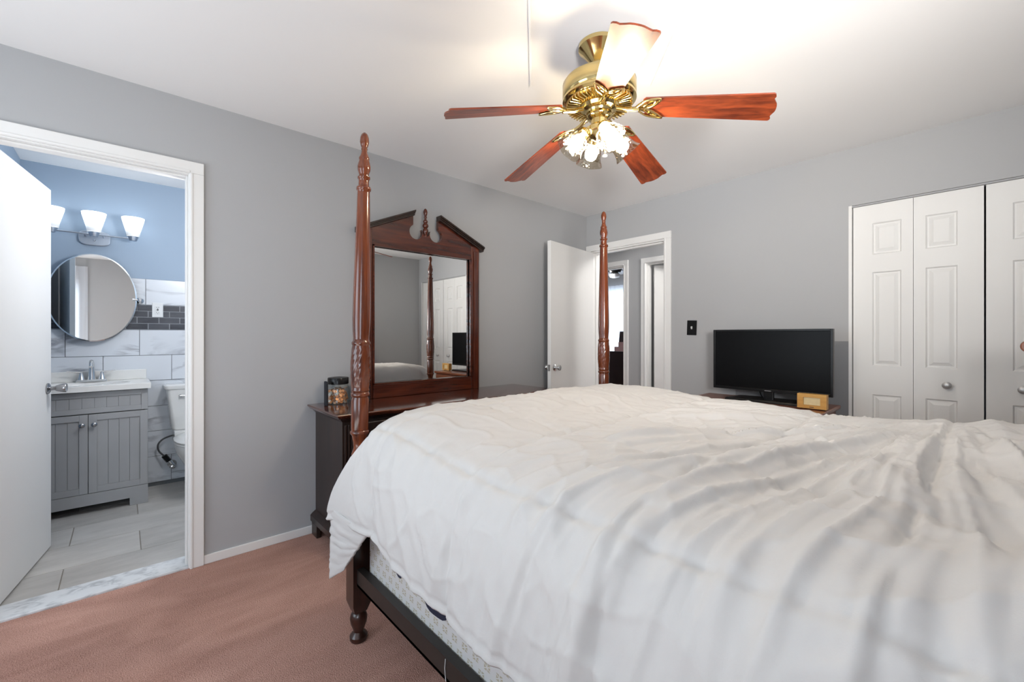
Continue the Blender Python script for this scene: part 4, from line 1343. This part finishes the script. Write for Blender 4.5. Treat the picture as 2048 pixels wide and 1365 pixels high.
# fluted corner pilaster and drawers
for y in (DY0 + 0.045, DY1 - 0.115):
    bm = B()
    for k in range(4): box(bm, (DXF - 0.047, y + k * 0.018, 0.16), (DXF - 0.036, y + k * 0.018 + 0.012, DZ - 0.07))
    link('pilaster', bm, M['wood_dark'], dr, bevel=0.003)
cols = [(DY0 + 0.13, DY0 + 0.585), (DY0 + 0.60, DY1 - 0.60), (DY1 - 0.585, DY1 - 0.13)]
for c0, c1 in cols:
    for r in range(3):
        z0 = 0.16 + r * 0.195
        yc = (c0 + c1) / 2
        xf = max(front(c0 + 0.02), front(yc), front(c1 - 0.02)) - 0.030
        bm = B(); box(bm, (DXF - 0.05, c0, z0), (xf, c1, z0 + 0.183))
        d = link('drawer', bm, M['wood_dark'], dr, bevel=0.006)
        bm = B(); tube(bm, smooth_path([(xf + 0.001, yc - 0.045, z0 + 0.10), (xf + 0.018, yc - 0.04, z0 + 0.085), (xf + 0.020, yc, z0 + 0.075), (xf + 0.018, yc + 0.04, z0 + 0.085), (xf + 0.001, yc + 0.045, z0 + 0.10)]), 0.004, 8)
        link('handle', bm, M['brass'], d, smooth=True)

# mirror standing at the back of the dresser
MX0, MX1 = XL + 0.030, XL + 0.062
MY0, MY1, MC = 1.148, 2.112, 1.632
mr = thing('dresser_mirror', 'tall wood-framed mirror with a broken pediment on the dresser', 'mirror', (MX0, MC, DZ))
GZ0, GZ1 = 0.8845, 1.815
GY0, GY1 = 1.228, 2.034
bm = B(); box(bm, (MX0, MY0, DZ), (MX1, GY0, GZ1 + 0.10)); box(bm, (MX1, MY0 + 0.012, DZ), (MX1 + 0.008, GY0 - 0.022, GZ1 + 0.06)); link('stile', bm, M['wood_v'], mr, bevel=0.004)
bm = B(); box(bm, (MX0, GY1, DZ), (MX1, MY1, GZ1 + 0.10)); box(bm, (MX1, GY1 + 0.022, DZ), (MX1 + 0.008, MY1 - 0.012, GZ1 + 0.06)); link('stile', bm, M['wood_v'], mr, bevel=0.004)
bm = B(); box(bm, (MX0, GY0, DZ), (MX1 + 0.004, GY1, GZ0)); link('bottom_rail', bm, M['wood_y'], mr, bevel=0.004)
bm = B()
for a in ((GY0, GY0 + 0.010, GZ0, GZ1), (GY1 - 0.010, GY1, GZ0, GZ1)):
    box(bm, (MX1 - 0.012, a[0], a[2]), (MX1 + 0.006, a[1], a[3]))
box(bm, (MX1 - 0.012, GY0, GZ1 - 0.010), (MX1 + 0.006, GY1, GZ1)); box(bm, (MX1 - 0.012, GY0, GZ0), (MX1 + 0.006, GY1, GZ0 + 0.010))
link('inner_bead', bm, M['wood_y'], mr)
bm = B(); box(bm, (MX0 + 0.006, GY0, GZ0), (MX0 + 0.010, GY1, GZ1)); link('mirror_glass', bm, M['mirror'], mr)
# pediment board: two sloping shoulders with rounded scroll cut-outs either side of the finial
def slope(y):
    return 2.072 - (abs(y - MC) - 0.10) * (2.072 - 1.905) / (0.482 - 0.10)
half = [(0.482, GZ1), (0.482, slope(MC + 0.482))]
half += [(0.104, slope(MC + 0.104))]
cr0, cz0, rr = 0.082, 1.948, 0.052
half += [(0.104, 2.00)]
for k in range(17):
    a = math.radians(62 - k * (62 + 205 - 0) / 16)
    half.append((cr0 + rr * math.cos(a), cz0 + rr * math.sin(a)))
half += [(0.022, 1.945), (0.020, 1.932), (0.0, 1.930)]
poly = [(MC + y, z) for y, z in half] + [(MC - y, z) for y, z in reversed(half[:-1])]
from mathutils.geometry import tessellate_polygon
bm = B()
pa = [bm.verts.new((MX0, y, z)) for y, z in poly]; pb = [bm.verts.new((MX1 - 0.004, y, z)) for y, z in poly]
for tri in tessellate_polygon([[Vector((y, z, 0)) for y, z in poly]]):
    bm.faces.new([pa[i] for i in tri]); bm.faces.new([pb[i] for i in reversed(tri)])
for i in range(len(poly)):
    j = (i + 1) % len(poly); bm.faces.new((pa[i], pa[j], pb[j], pb[i]))
link('pediment', bm, M['wood_y'], mr)
for s in (-1, 1):
    bm = B()
    y_in, y_out = MC + s * 0.102, MC + s * 0.512
    for dx, lo_, hi_ in ((0.018, -0.012, 0.004), (0.026, 0.0, 0.014), (0.036, 0.010, 0.024)):
        prism(bm, [(y_in, slope(y_in) + lo_), (y_out, slope(y_out) + lo_), (y_out, slope(y_out) + hi_), (y_in, slope(y_in) + hi_)], 'x', MX0, MX1 + dx)
    link('cornice', bm, M['wood_dark2'] if 'wood_dark2' in M else M['wood_dark'], mr, bevel=0.002)
bm = B()
lathe(bm, [(0.014, 1.925), (0.016, 1.938), (0.012, 1.944), (0.015, 1.952), (0.021, 1.966), (0.018, 1.980), (0.012, 1.988), (0.018, 1.996), (0.022, 2.006), (0.018, 2.018), (0.012, 2.026), (0.017, 2.034), (0.017, 2.042), (0.009, 2.050), (0.008, 2.062), (0.012, 2.070), (0.008, 2.076), (0.013, 2.090), (0.0155, 2.106), (0.012, 2.122), (0.004, 2.132), (0.0005, 2.133)], ((MX0 + MX1) / 2 + 0.002, MC, 0), 26)
link('finial', bm, M['wood_v'], mr, smooth=True, angle=50)

# coin jar
jx, jy, jr = -2.690, 0.987, 0.066
jar = thing('coin_jar', 'glass jar with a black lid, full of coins, on the dresser', 'jar', (jx, jy, DZ))
bm = B()
lathe(bm, [(jr * 0.9, DZ + 0.001), (jr, DZ + 0.008), (jr, DZ + 0.085), (jr * 0.97, DZ + 0.100), (jr * 0.86, DZ + 0.116), (jr * 0.84, DZ + 0.124)], (jx, jy, 0), 40)
for f in [f for f in bm.faces if len(f.verts) > 4 and f.calc_center_median().z > DZ + 0.1]: bm.faces.remove(f)
link('glass_body', bm, M['jar'], jar, smooth=True)
bm = B(); lathe(bm, [(jr * 0.88, DZ + 0.120), (jr * 0.92, DZ + 0.122), (jr * 0.92, DZ + 0.156), (jr * 0.88, DZ + 0.160), (jr * 0.5, DZ + 0.161), (jr * 0.45, DZ + 0.159)], (jx, jy, 0), 40); k = link('lid', bm, M['black'], jar, smooth=True); k['label'] = 'black screw lid'


def coin_mesh(mat, r):
    bm = B(); lathe(bm, [(r * 0.8, -0.0008), (r, -0.0009), (r, 0.0009), (r * 0.8, 0.0008)], (0, 0, 0), 20)
    o = link('coin', bm, mat, None, smooth=True, angle=40)
    return o
protos = {}
placed = []
layers = 8
for L in range(layers):
    z = DZ + 0.014 + L * 0.0095
    nring = 16
    for k in range(nring):
        a = 2 * PI * (k + 0.5 * (L % 2)) / nring + rnd.uniform(-0.1, 0.1)
        # only the coins lying against the glass that can be seen, turned on edge towards it
        if math.cos(a - math.radians(-50)) < -0.25: continue
        rr_ = jr - 0.010 - rnd.uniform(0, 0.006)
        placed.append((jx + rr_ * math.cos(a), jy + rr_ * math.sin(a), z + rnd.uniform(-0.002, 0.002), a, rnd.uniform(0.75, 1.65), rnd.uniform(-0.5, 0.5)))
for k in range(26):
    a = rnd.uniform(0, 2 * PI); q = rnd.uniform(0, 0.045)
    placed.append((jx + q * math.cos(a), jy + q * math.sin(a), DZ + 0.088 + rnd.uniform(-0.004, 0.010), a, rnd.uniform(-0.3, 0.3), rnd.uniform(-0.3, 0.3)))
for (x, y, z, a, tilt, tw) in placed:
    sil = rnd.random() < 0.22
    key = 'silver' if sil else 'copper'
    if key not in protos:
        o = coin_mesh(M[key], 0.0098 if sil else 0.0092); protos[key] = o
    else:
        o = protos[key].copy(); COL.objects.link(o)
    o.location = (x, y, z)
    o.rotation_euler = (Matrix.Rotation(a, 3, 'Z') @ Matrix.Rotation(tilt, 3, 'Y') @ Matrix.Rotation(tw, 3, 'X')).to_euler()
    if sil: tag(o, 'silver coin among the copper ones in the glass jar', 'coin', 'silver coins in the jar')
    else: tag(o, 'copper coin in the glass jar on the dresser', 'coin', 'copper coins in the jar')
# dark things beside the jar
bm = B(); prism(bm, [(-2.664, DZ), (-2.622, DZ), (-2.622, DZ + 0.130), (-2.632, DZ + 0.145), (-2.664, DZ + 0.145)], 'y', 0.893, 0.905)
tag(link('wallet', bm, M['blackcloth'], None, bevel=0.004), 'flat black case standing left of the coin jar', 'case')
bk = thing('woven_basket', 'small black woven basket between the coin jar and the mirror', 'basket', (-2.66, 1.115, DZ))
bm = B()
def rr2(hx, hy, z, n=6, r=0.02):
    pts = []
    for cx_, cy_, a0 in ((hx - r, hy - r, 0), (-hx + r, hy - r, PI / 2), (-hx + r, -hy + r, PI), (hx - r, -hy + r, 1.5 * PI)):
        for k in range(n + 1):
            a = a0 + PI / 2 * k / n
            pts.append((-2.655 + cx_ + r * math.cos(a), 1.115 + cy_ + r * math.sin(a), z))
    return pts
prof = [(0.048, 0.038, DZ)]
for k in range(9):
    z = DZ + 0.004 + k * 0.0145
    prof += [(0.052, 0.042, z), (0.056, 0.045, z + 0.006), (0.052, 0.042, z + 0.012)]
loft(bm, [rr2(a, b, z) for a, b, z in prof], cap=False)
bm.faces.new([bm.verts.new(p) for p in rr2(0.047, 0.037, DZ + 0.001)])
link('basket_body', bm, M['blackcloth'], bk, smooth=True, angle=60)
bm = B(); tube(bm, [Vector(p) for p in rr2(0.053, 0.043, DZ + 0.139)] + [Vector(rr2(0.053, 0.043, DZ + 0.139)[0])], 0.006, 8, cap=False); link('rim', bm, M['black'], bk, smooth=True)

# ------------------------------------------------------------------ television stand, television, clock
SXa, SXb, SYa, SYb, SZ = -1.505, -0.655, 3.00, 3.475, 0.757
st = thing('tv_stand', 'reddish-brown wood chest under the television', 'chest', ((SXa + SXb) / 2, (SYa + SYb) / 2, 0))
bm = B()
def so(o, z): 
    c = 0.02
    return [(SXa - o + c, SYa - o, z), (SXb + o - c, SYa - o, z), (SXb + o, SYa - o + c, z), (SXb + o, SYb, z), (SXa - o, SYb, z), (SXa - o, SYa - o + c, z)]
loft(bm, [so(-0.012, SZ - 0.03), so(-0.004, SZ - 0.024), so(0.0, SZ - 0.014), so(0.0, SZ - 0.004), so(-0.004, SZ)])
link('top', bm, M['wood_x'], st, smooth=True, angle=30)
bm = B(); box(bm, (SXa + 0.025, SYa + 0.03, 0.09), (SXb - 0.025, SYb - 0.01, SZ - 0.03)); link('body', bm, M['wood_x'], st)
for r in range(3):
    z0 = 0.115 + r * 0.205
    bm = B(); box(bm, (SXa + 0.04, SYa + 0.014, z0), (SXb - 0.04, SYa + 0.03, z0 + 0.192)); d = link('drawer', bm, M['wood_x'], st, bevel=0.004)
    for x in (-1.28, -0.88):
        bm = B(); lathe(bm, [(0.007, 0), (0.007, 0.01), (0.014, 0.016), (0.012, 0.024), (0.003, 0.026)], (x, SYa + 0.014, z0 + 0.096), 14, Matrix.Rotation(PI / 2, 3, 'X')); link('knob', bm, M['brass'], d, smooth=True)
for x in (SXa + 0.03, SXb - 0.09):
    for y in (SYa + 0.035, SYb - 0.07):
        bm = B(); box(bm, (x, y, 0), (x + 0.06, y + 0.055, 0.09)); link('foot', bm, M['wood_x'], st)

tvx, tvy, tz0, tz1 = -1.027, 3.30, 0.823, 1.255
tv = thing('television', 'flat black television on the reddish-brown chest', 'television', (tvx, tvy, SZ))
bm = B()
w2 = 0.3675
box(bm, (tvx - w2, tvy, tz0), (tvx + w2, tvy + 0.035, tz1)); box(bm, (tvx - w2 + 0.08, tvy + 0.035, tz0 + 0.05), (tvx + w2 - 0.08, tvy + 0.07, tz1 - 0.08))
link('case', bm, M['black'], tv, bevel=0.003)
bm = B(); f = 0.014
box(bm, (tvx - w2, tvy - 0.008, tz0), (tvx - w2 + f, tvy, tz1)); box(bm, (tvx + w2 - f, tvy - 0.008, tz0), (tvx + w2, tvy, tz1)); box(bm, (tvx - w2 + f, tvy - 0.008, tz1 - f), (tvx + w2 - f, tvy, tz1)); box(bm, (tvx - w2 + f, tvy - 0.008, tz0), (tvx + w2 - f, tvy, tz0 + 0.020))
link('bezel', bm, M['black'], tv, bevel=0.002)
bm = B(); box(bm, (tvx - w2 + f, tvy - 0.003, tz0 + 0.020), (tvx + w2 - f, tvy - 0.001, tz1 - f)); link('screen', bm, M['screen'], tv)
bm = B(); box(bm, (tvx - 0.020, tvy - 0.0088, tz0 + 0.006), (tvx + 0.020, tvy - 0.0078, tz0 + 0.011)); link('badge', bm, flat('grey badge', (0.25, 0.25, 0.26), 0.4), tv)
bm = B(); box(bm, (tvx - 0.03, tvy + 0.002, SZ + 0.012), (tvx + 0.03, tvy + 0.03, tz0 + 0.03)); link('neck', bm, M['black'], tv, bevel=0.004)
bm = B(); loft(bm, [[(tvx + a * 0.25 * k, tvy + 0.01 + b * 0.105 * k, z) for a, b in ((-1, -1), (1, -1), (0.92, 1), (-0.92, 1))] for k, z in ((1, SZ), (1, SZ + 0.008), (0.96, SZ + 0.016))]); link('base', bm, M['black'], tv)
bm = B(); tube(bm, smooth_path([(tvx - 0.07, tvy + 0.045, tz0 + 0.07), (tvx - 0.068, tvy + 0.05, tz0 - 0.01), (tvx - 0.062, tvy + 0.10, SZ + 0.01), (tvx - 0.06, tvy + 0.15, SZ + 0.006)]), 0.003, 8); link('power_cord', bm, M['black'], tv, smooth=True)

# small wooden clock radio
ck = thing('wooden_clock', 'small honey-coloured wooden clock in front of the television', 'clock', (-0.735, 3.16, SZ))
kx0, kx1, ky, kz0, kz1 = -0.812, -0.660, 3.135, SZ + 0.006, SZ + 0.094
bm = B()
box(bm, (kx0, ky, kz0), (kx0 + 0.032, ky + 0.045, kz1)); box(bm, (kx1 - 0.032, ky, kz0), (kx1, ky + 0.045, kz1)); box(bm, (kx0 + 0.032, ky, kz0), (kx1 - 0.032, ky + 0.045, kz0 + 0.020)); box(bm, (kx0 + 0.032, ky, kz1 - 0.020), (kx1 - 0.032, ky + 0.045, kz1)); box(bm, (kx0 + 0.032, ky + 0.012, kz0 + 0.02), (kx1 - 0.032, ky + 0.045, kz1 - 0.02))
link('case', bm, M['bamboo'], ck)
M['paper'] = flat('pale yellow dial', (0.74, 0.62, 0.36), 0.55, var=(60, 0.05))
bm = B(); box(bm, (kx0 + 0.033, ky + 0.008, kz0 + 0.021), (kx1 - 0.033, ky + 0.012, kz1 - 0.021)); k = link('display', bm, M['paper'], ck); k['label'] = 'pale yellow display panel'
bm = B(); cbox(bm, ((kx0 + kx1) / 2, ky - 0.0005, kz0 + 0.009), (0.022, 0.002, 0.005)); link('badge', bm, flat('brown badge', (0.16, 0.09, 0.04), 0.5), ck)
for x in (kx0 + 0.02, kx1 - 0.02):
    bm = B(); cyl(bm, (x, ky + 0.022, SZ), (x, ky + 0.022, kz0 + 0.001), 0.008, 12); link('foot', bm, M['black'], ck)

# switch plate
sw = thing('switch_plate', 'black light switch plate on the wall left of the television', 'light switch', (-1.68, YB, 1.28))
sw['_off'] = (0, 0, 0); sw['_local'] = 1
sw.location = (-1.682, YB, 1.278); sw.rotation_euler = (0, math.radians(2), 0)
bm = B(); box(bm, (-0.041, -0.007, -0.062), (0.041, 0, 0.062)); link('plate', bm, M['switch'], sw, bevel=0.003)
bm = B(); loft(bm, [[(-0.006, -0.006, -0.013), (0.006, -0.006, -0.013), (0.006, -0.006, 0.013), (-0.006, -0.006, 0.013)], [(-0.004, -0.018, 0.002), (0.004, -0.018, 0.002), (0.004, -0.018, 0.010), (-0.004, -0.018, 0.010)]]); k = link('toggle', bm, M['white_plastic'], sw); k['label'] = 'small pale toggle'

# wooden chair beyond the bed: only one rounded corner of its back shows at the right edge
ch = thing('wooden_chair', 'brown wooden chair beyond the bed, one rounded back corner at the right edge', 'chair', (0.29, 2.72, 0))
for x in (0.105, 0.475):
    bm = B(); tube(bm, [(x, 2.53, 0), (x, 2.52, 0.45), (x, 2.49, 0.9), (x, 2.47, 1.15)], [0.016, 0.019, 0.017, 0.013], 14); link('rear_leg', bm, M['wood_v'], ch, smooth=True)
    bm = B(); tube(bm, [(x, 2.92, 0), (x, 2.91, 0.43)], [0.015, 0.020], 14); link('front_leg', bm, M['wood_v'], ch, smooth=True)
bm = B(); box(bm, (0.085, 2.50, 0.432), (0.495, 2.945, 0.462)); link('seat', bm, M['wood_x'], ch, bevel=0.010)
bm = B()
pts = []
for k in range(13): 
    a = PI / 2 + PI * k / 12; pts.append((0.090 + 0.018 * math.cos(a), 1.170 + 0.021 * math.sin(a)))
poly = [(0.29, 1.215), (0.12, 1.196)] + pts + [(0.105, 1.135), (0.29, 1.125), (0.475, 1.135)] + [(0.58 - x, z) for x, z in reversed(pts)] + [(0.46, 1.196)]
prism(bm, poly, 'y', 2.455, 2.482); link('crest_rail', bm, M['wood_x'], ch, bevel=0.004)
for k in range(4):
    x = 0.175 + k * 0.077
    bm = B(); tube(bm, [(x, 2.515, 0.46), (x, 2.49, 0.85), (x, 2.469, 1.13)], 0.008, 10); link('spindle', bm, M['wood_v'], ch, smooth=True)

# ------------------------------------------------------------------ ceiling fan
FXc, FYc = -1.109, 1.496
fan = thing('ceiling_fan', 'brass ceiling fan with five red-brown blades and four lit glass shades', 'ceiling fan', (FXc, FYc, H))
def rel(bm):
    bmesh.ops.translate(bm, vec=(FXc, FYc, 0), verts=bm.verts[:]); return bm
bm = B(); lathe(bm, [(0.078, H), (0.086, H - 0.004), (0.086, H - 0.020), (0.078, H - 0.028), (0.066, H - 0.040), (0.048, H - 0.062), (0.036, H - 0.075), (0.032, H - 0.080)], (FXc, FYc, 0), 40); link('canopy', bm, M['brass'], fan, smooth=True, angle=35)
bm = B(); lathe(bm, [(0.030, H - 0.074), (0.036, H - 0.088), (0.036, H - 0.105), (0.024, H - 0.125), (0.016, H - 0.135), (0.016, 2.285)], (FXc, FYc, 0), 32); link('hanger_ball', bm, M['brass'], fan, smooth=True, angle=40)
bm = B()
lathe(bm, [(0.020, 2.300), (0.060, 2.298), (0.115, 2.290), (0.146, 2.281), (0.153, 2.270), (0.153, 2.222), (0.148, 2.214), (0.153, 2.209), (0.153, 2.200), (0.145, 2.194), (0.135, 2.190), (0.070, 2.178)], (FXc, FYc, 0), 64)
mh = link('motor_housing', bm, M['brass'], fan, smooth=True, angle=35)
bm = B()
for k in range(48):
    a = 2 * PI * k / 48
    vs = box(bm, (0.085, -0.003, 2.174), (0.137, 0.003, 2.192))
    bmesh.ops.rotate(bm, verts=vs, matrix=rotz(a))
rel(bm); link('vent_fins', bm, M['brass'], mh, bevel=0.001, seg=1)
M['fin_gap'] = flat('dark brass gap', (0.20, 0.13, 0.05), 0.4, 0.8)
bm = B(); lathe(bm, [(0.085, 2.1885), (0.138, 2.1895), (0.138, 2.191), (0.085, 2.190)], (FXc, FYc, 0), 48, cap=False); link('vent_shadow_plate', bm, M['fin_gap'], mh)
bm = B(); lathe(bm, [(0.080, 2.186), (0.082, 2.172), (0.074, 2.160), (0.058, 2.154), (0.054, 2.146)], (FXc, FYc, 0), 40); link('flywheel', bm, M['brass'], fan, smooth=True, angle=35)

DROOP = math.atan(0.186); PITCH = math.radians(13)
def blade_xf(bm, zb):
    for v in bm.verts:
        x, y, z = v.co
        # pitch about the blade's long axis, then droop from the hub
        y, z = y * math.cos(PITCH) + z * math.sin(PITCH), z * math.cos(PITCH) - y * math.sin(PITCH)
        v.co = (x * math.cos(DROOP), y, zb - x * math.sin(DROOP) + z)
    return bm
def blade_mesh():
    bm = B()
    R0, R1 = 0.185, 0.662
    top = []
    for k in range(13):
        u = k / 12; x = R0 + 0.012 + (R1 - 0.045 - R0) * u
        top.append((x, 0.052 + 0.018 * u))
    # shaped end: rounded shoulders, two hollows, a centre point
    end = [(R1 - 0.018, 0.0705), (R1 - 0.012, 0.066), (R1 - 0.010, 0.056), (R1 - 0.014, 0.046), (R1 - 0.009, 0.034), (R1 - 0.002, 0.020), (R1, 0.008)]
    upper = [(R0, 0.040)] + top + end
    poly = upper + [(x, -y) for x, y in reversed(upper)]
    prism(bm, poly, 'z', -0.003, 0.003)
    return blade_xf(bm, 2.177)
def bracket_mesh():
    bm = B()
    # arm from the flywheel and an open leaf-shaped plate under the blade root
    tube(bm, [(0.075, 0, -0.004), (0.12, 0, -0.012), (0.165, 0, -0.010)], [0.011, 0.009, 0.010], 12)
    for s in (-1, 1):
        pts = [(0.150, 0.0), (0.165, s * 0.018), (0.190, s * 0.040), (0.222, s * 0.050), (0.252, s * 0.052), (0.240, s * 0.034), (0.222, s * 0.016), (0.200, s * 0.004), (0.165, 0.0)]
        tube(bm, smooth_path([(x, y, -0.0075) for x, y in pts], 4), 0.0048, 10)
        pts = [(0.185, s * 0.012), (0.205, s * 0.030), (0.232, s * 0.042), (0.222, s * 0.024), (0.200, s * 0.010)]
        tube(bm, smooth_path([(x, y, -0.0065) for x, y in pts], 4), 0.0032, 8)
        c = cyl(bm, (0.205, s * 0.026, -0.0105), (0.205, s * 0.026, -0.003), 0.006, 10)
    prism(bm, [(0.16, -0.010), (0.235, -0.046), (0.240, -0.030), (0.205, 0.0), (0.240, 0.030), (0.235, 0.046), (0.16, 0.010)], 'z', -0.006, -0.0032)
    return blade_xf(bm, 2.177)
fan['_l'] = 1
def child(name, bm, mat, parent, rz):
    me_parent = parent
    o = link(name, bm, mat, None, smooth=True, angle=35)
    o.parent = me_parent
    return o
bl0 = br0 = None
for k in range(5):
    a = math.radians(27.6 + 72 * k)
    if bl0 is None:
        bl0 = child('blade', blade_mesh(), M['fanwood'], fan, 0)
        br0 = child('blade_bracket', bracket_mesh(), M['brass'], bl0, 0)
        br0['label'] = 'brass leaf-shaped bracket'
        bl, br = bl0, br0
    else:
        bl = bl0.copy(); COL.objects.link(bl); bl.parent = fan
        br = br0.copy(); COL.objects.link(br); br.parent = bl
    bl.location = (0, 0, -H); bl.rotation_euler = (0, 0, a)

# light kit
bm = B()
lathe(bm, [(0.054, 2.147), (0.056, 2.135), (0.050, 2.128), (0.034, 2.120), (0.034, 2.100), (0.045, 2.092), (0.058, 2.082), (0.060, 2.064), (0.050, 2.050), (0.026, 2.040), (0.012, 2.030), (0.014, 2.022), (0.008, 2.012)], (FXc, FYc, 0), 36)
link('light_fitter', bm, M['brass'], fan, smooth=True, angle=40)
def tilt_xf(bm, ang=math.radians(48), r0=0.048, zb=2.078):
    # local axis +Z of the lathe points outwards and down
    R = Matrix.Rotation(PI / 2 + ang, 3, 'Y')
    for v in bm.verts:
        c = R @ v.co
        v.co = (c.x + r0, c.y, c.z + zb)
    return bm
def shade_mesh():
    bm = B()
    fl = lambda a, h: 0.0 if h < 0.06 else 0.035 * math.sin(6 * a) * (h - 0.06) / 0.06
    lathe(bm, [(0.026, 0.028), (0.031, 0.036), (0.038, 0.052), (0.043, 0.070), (0.046, 0.090), (0.051, 0.108), (0.060, 0.124), (0.058, 0.1245), (0.049, 0.108), (0.044, 0.090), (0.041, 0.070), (0.036, 0.052), (0.029, 0.037)], (0, 0, 0), 48, cap=False, flute=fl)
    return tilt_xf(bm)
def holder_mesh():
    bm = B(); lathe(bm, [(0.010, -0.006), (0.012, 0.004), (0.020, 0.010), (0.027, 0.016), (0.028, 0.032), (0.024, 0.033), (0.016, 0.03)], (0, 0, 0), 24); return tilt_xf(bm)
def bulb_mesh():
    bm = B(); lathe(bm, [(0.010, 0.030), (0.013, 0.042), (0.020, 0.054), (0.0265, 0.070), (0.0275, 0.082), (0.024, 0.096), (0.015, 0.105), (0.001, 0.108)], (0, 0, 0), 24); return tilt_xf(bm)
h0 = None
for k in range(4):
    a = math.radians(-33.5 + 90 * k)
    if h0 is None:
        h0 = child('lamp_holder', holder_mesh(), M['brass'], fan, 0)
        s0 = child('light_shade', shade_mesh(), M['shade_glass'], h0, 0); s0['label'] = 'rippled clear glass shade'
        b0 = child('bulb', bulb_mesh(), M['bulb'], h0, 0); b0['label'] = 'glowing bulb'
        hh = h0
    else:
        hh = h0.copy(); COL.objects.link(hh); hh.parent = fan
        for c in (s0, b0):
            d = c.copy(); COL.objects.link(d); d.parent = hh
    hh.location = (0, 0, -H); hh.rotation_euler = (0, 0, a)
bm = B(); q = math.radians(-10); px_, py_ = FXc + 0.03 * math.cos(q), FYc + 0.03 * math.sin(q)
tube(bm, [(px_, py_, 2.05), (px_ + 0.004, py_, 1.965)], 0.0012, 6); pc = link('pull_chain', bm, M['brass'], fan)
bm = B(); sph(bm, (px_ + 0.004, py_, 1.957), 0.008, 8, (1.25, 1.25, 0.8)); k = link('pull_knob', bm, M['white_plastic'], pc, smooth=True); k['label'] = 'small clear knob'

# drop the bookkeeping properties
for o in list(bpy.data.objects):
    for k in ('_off', '_local', '_l'):
        if k in o: del o[k]
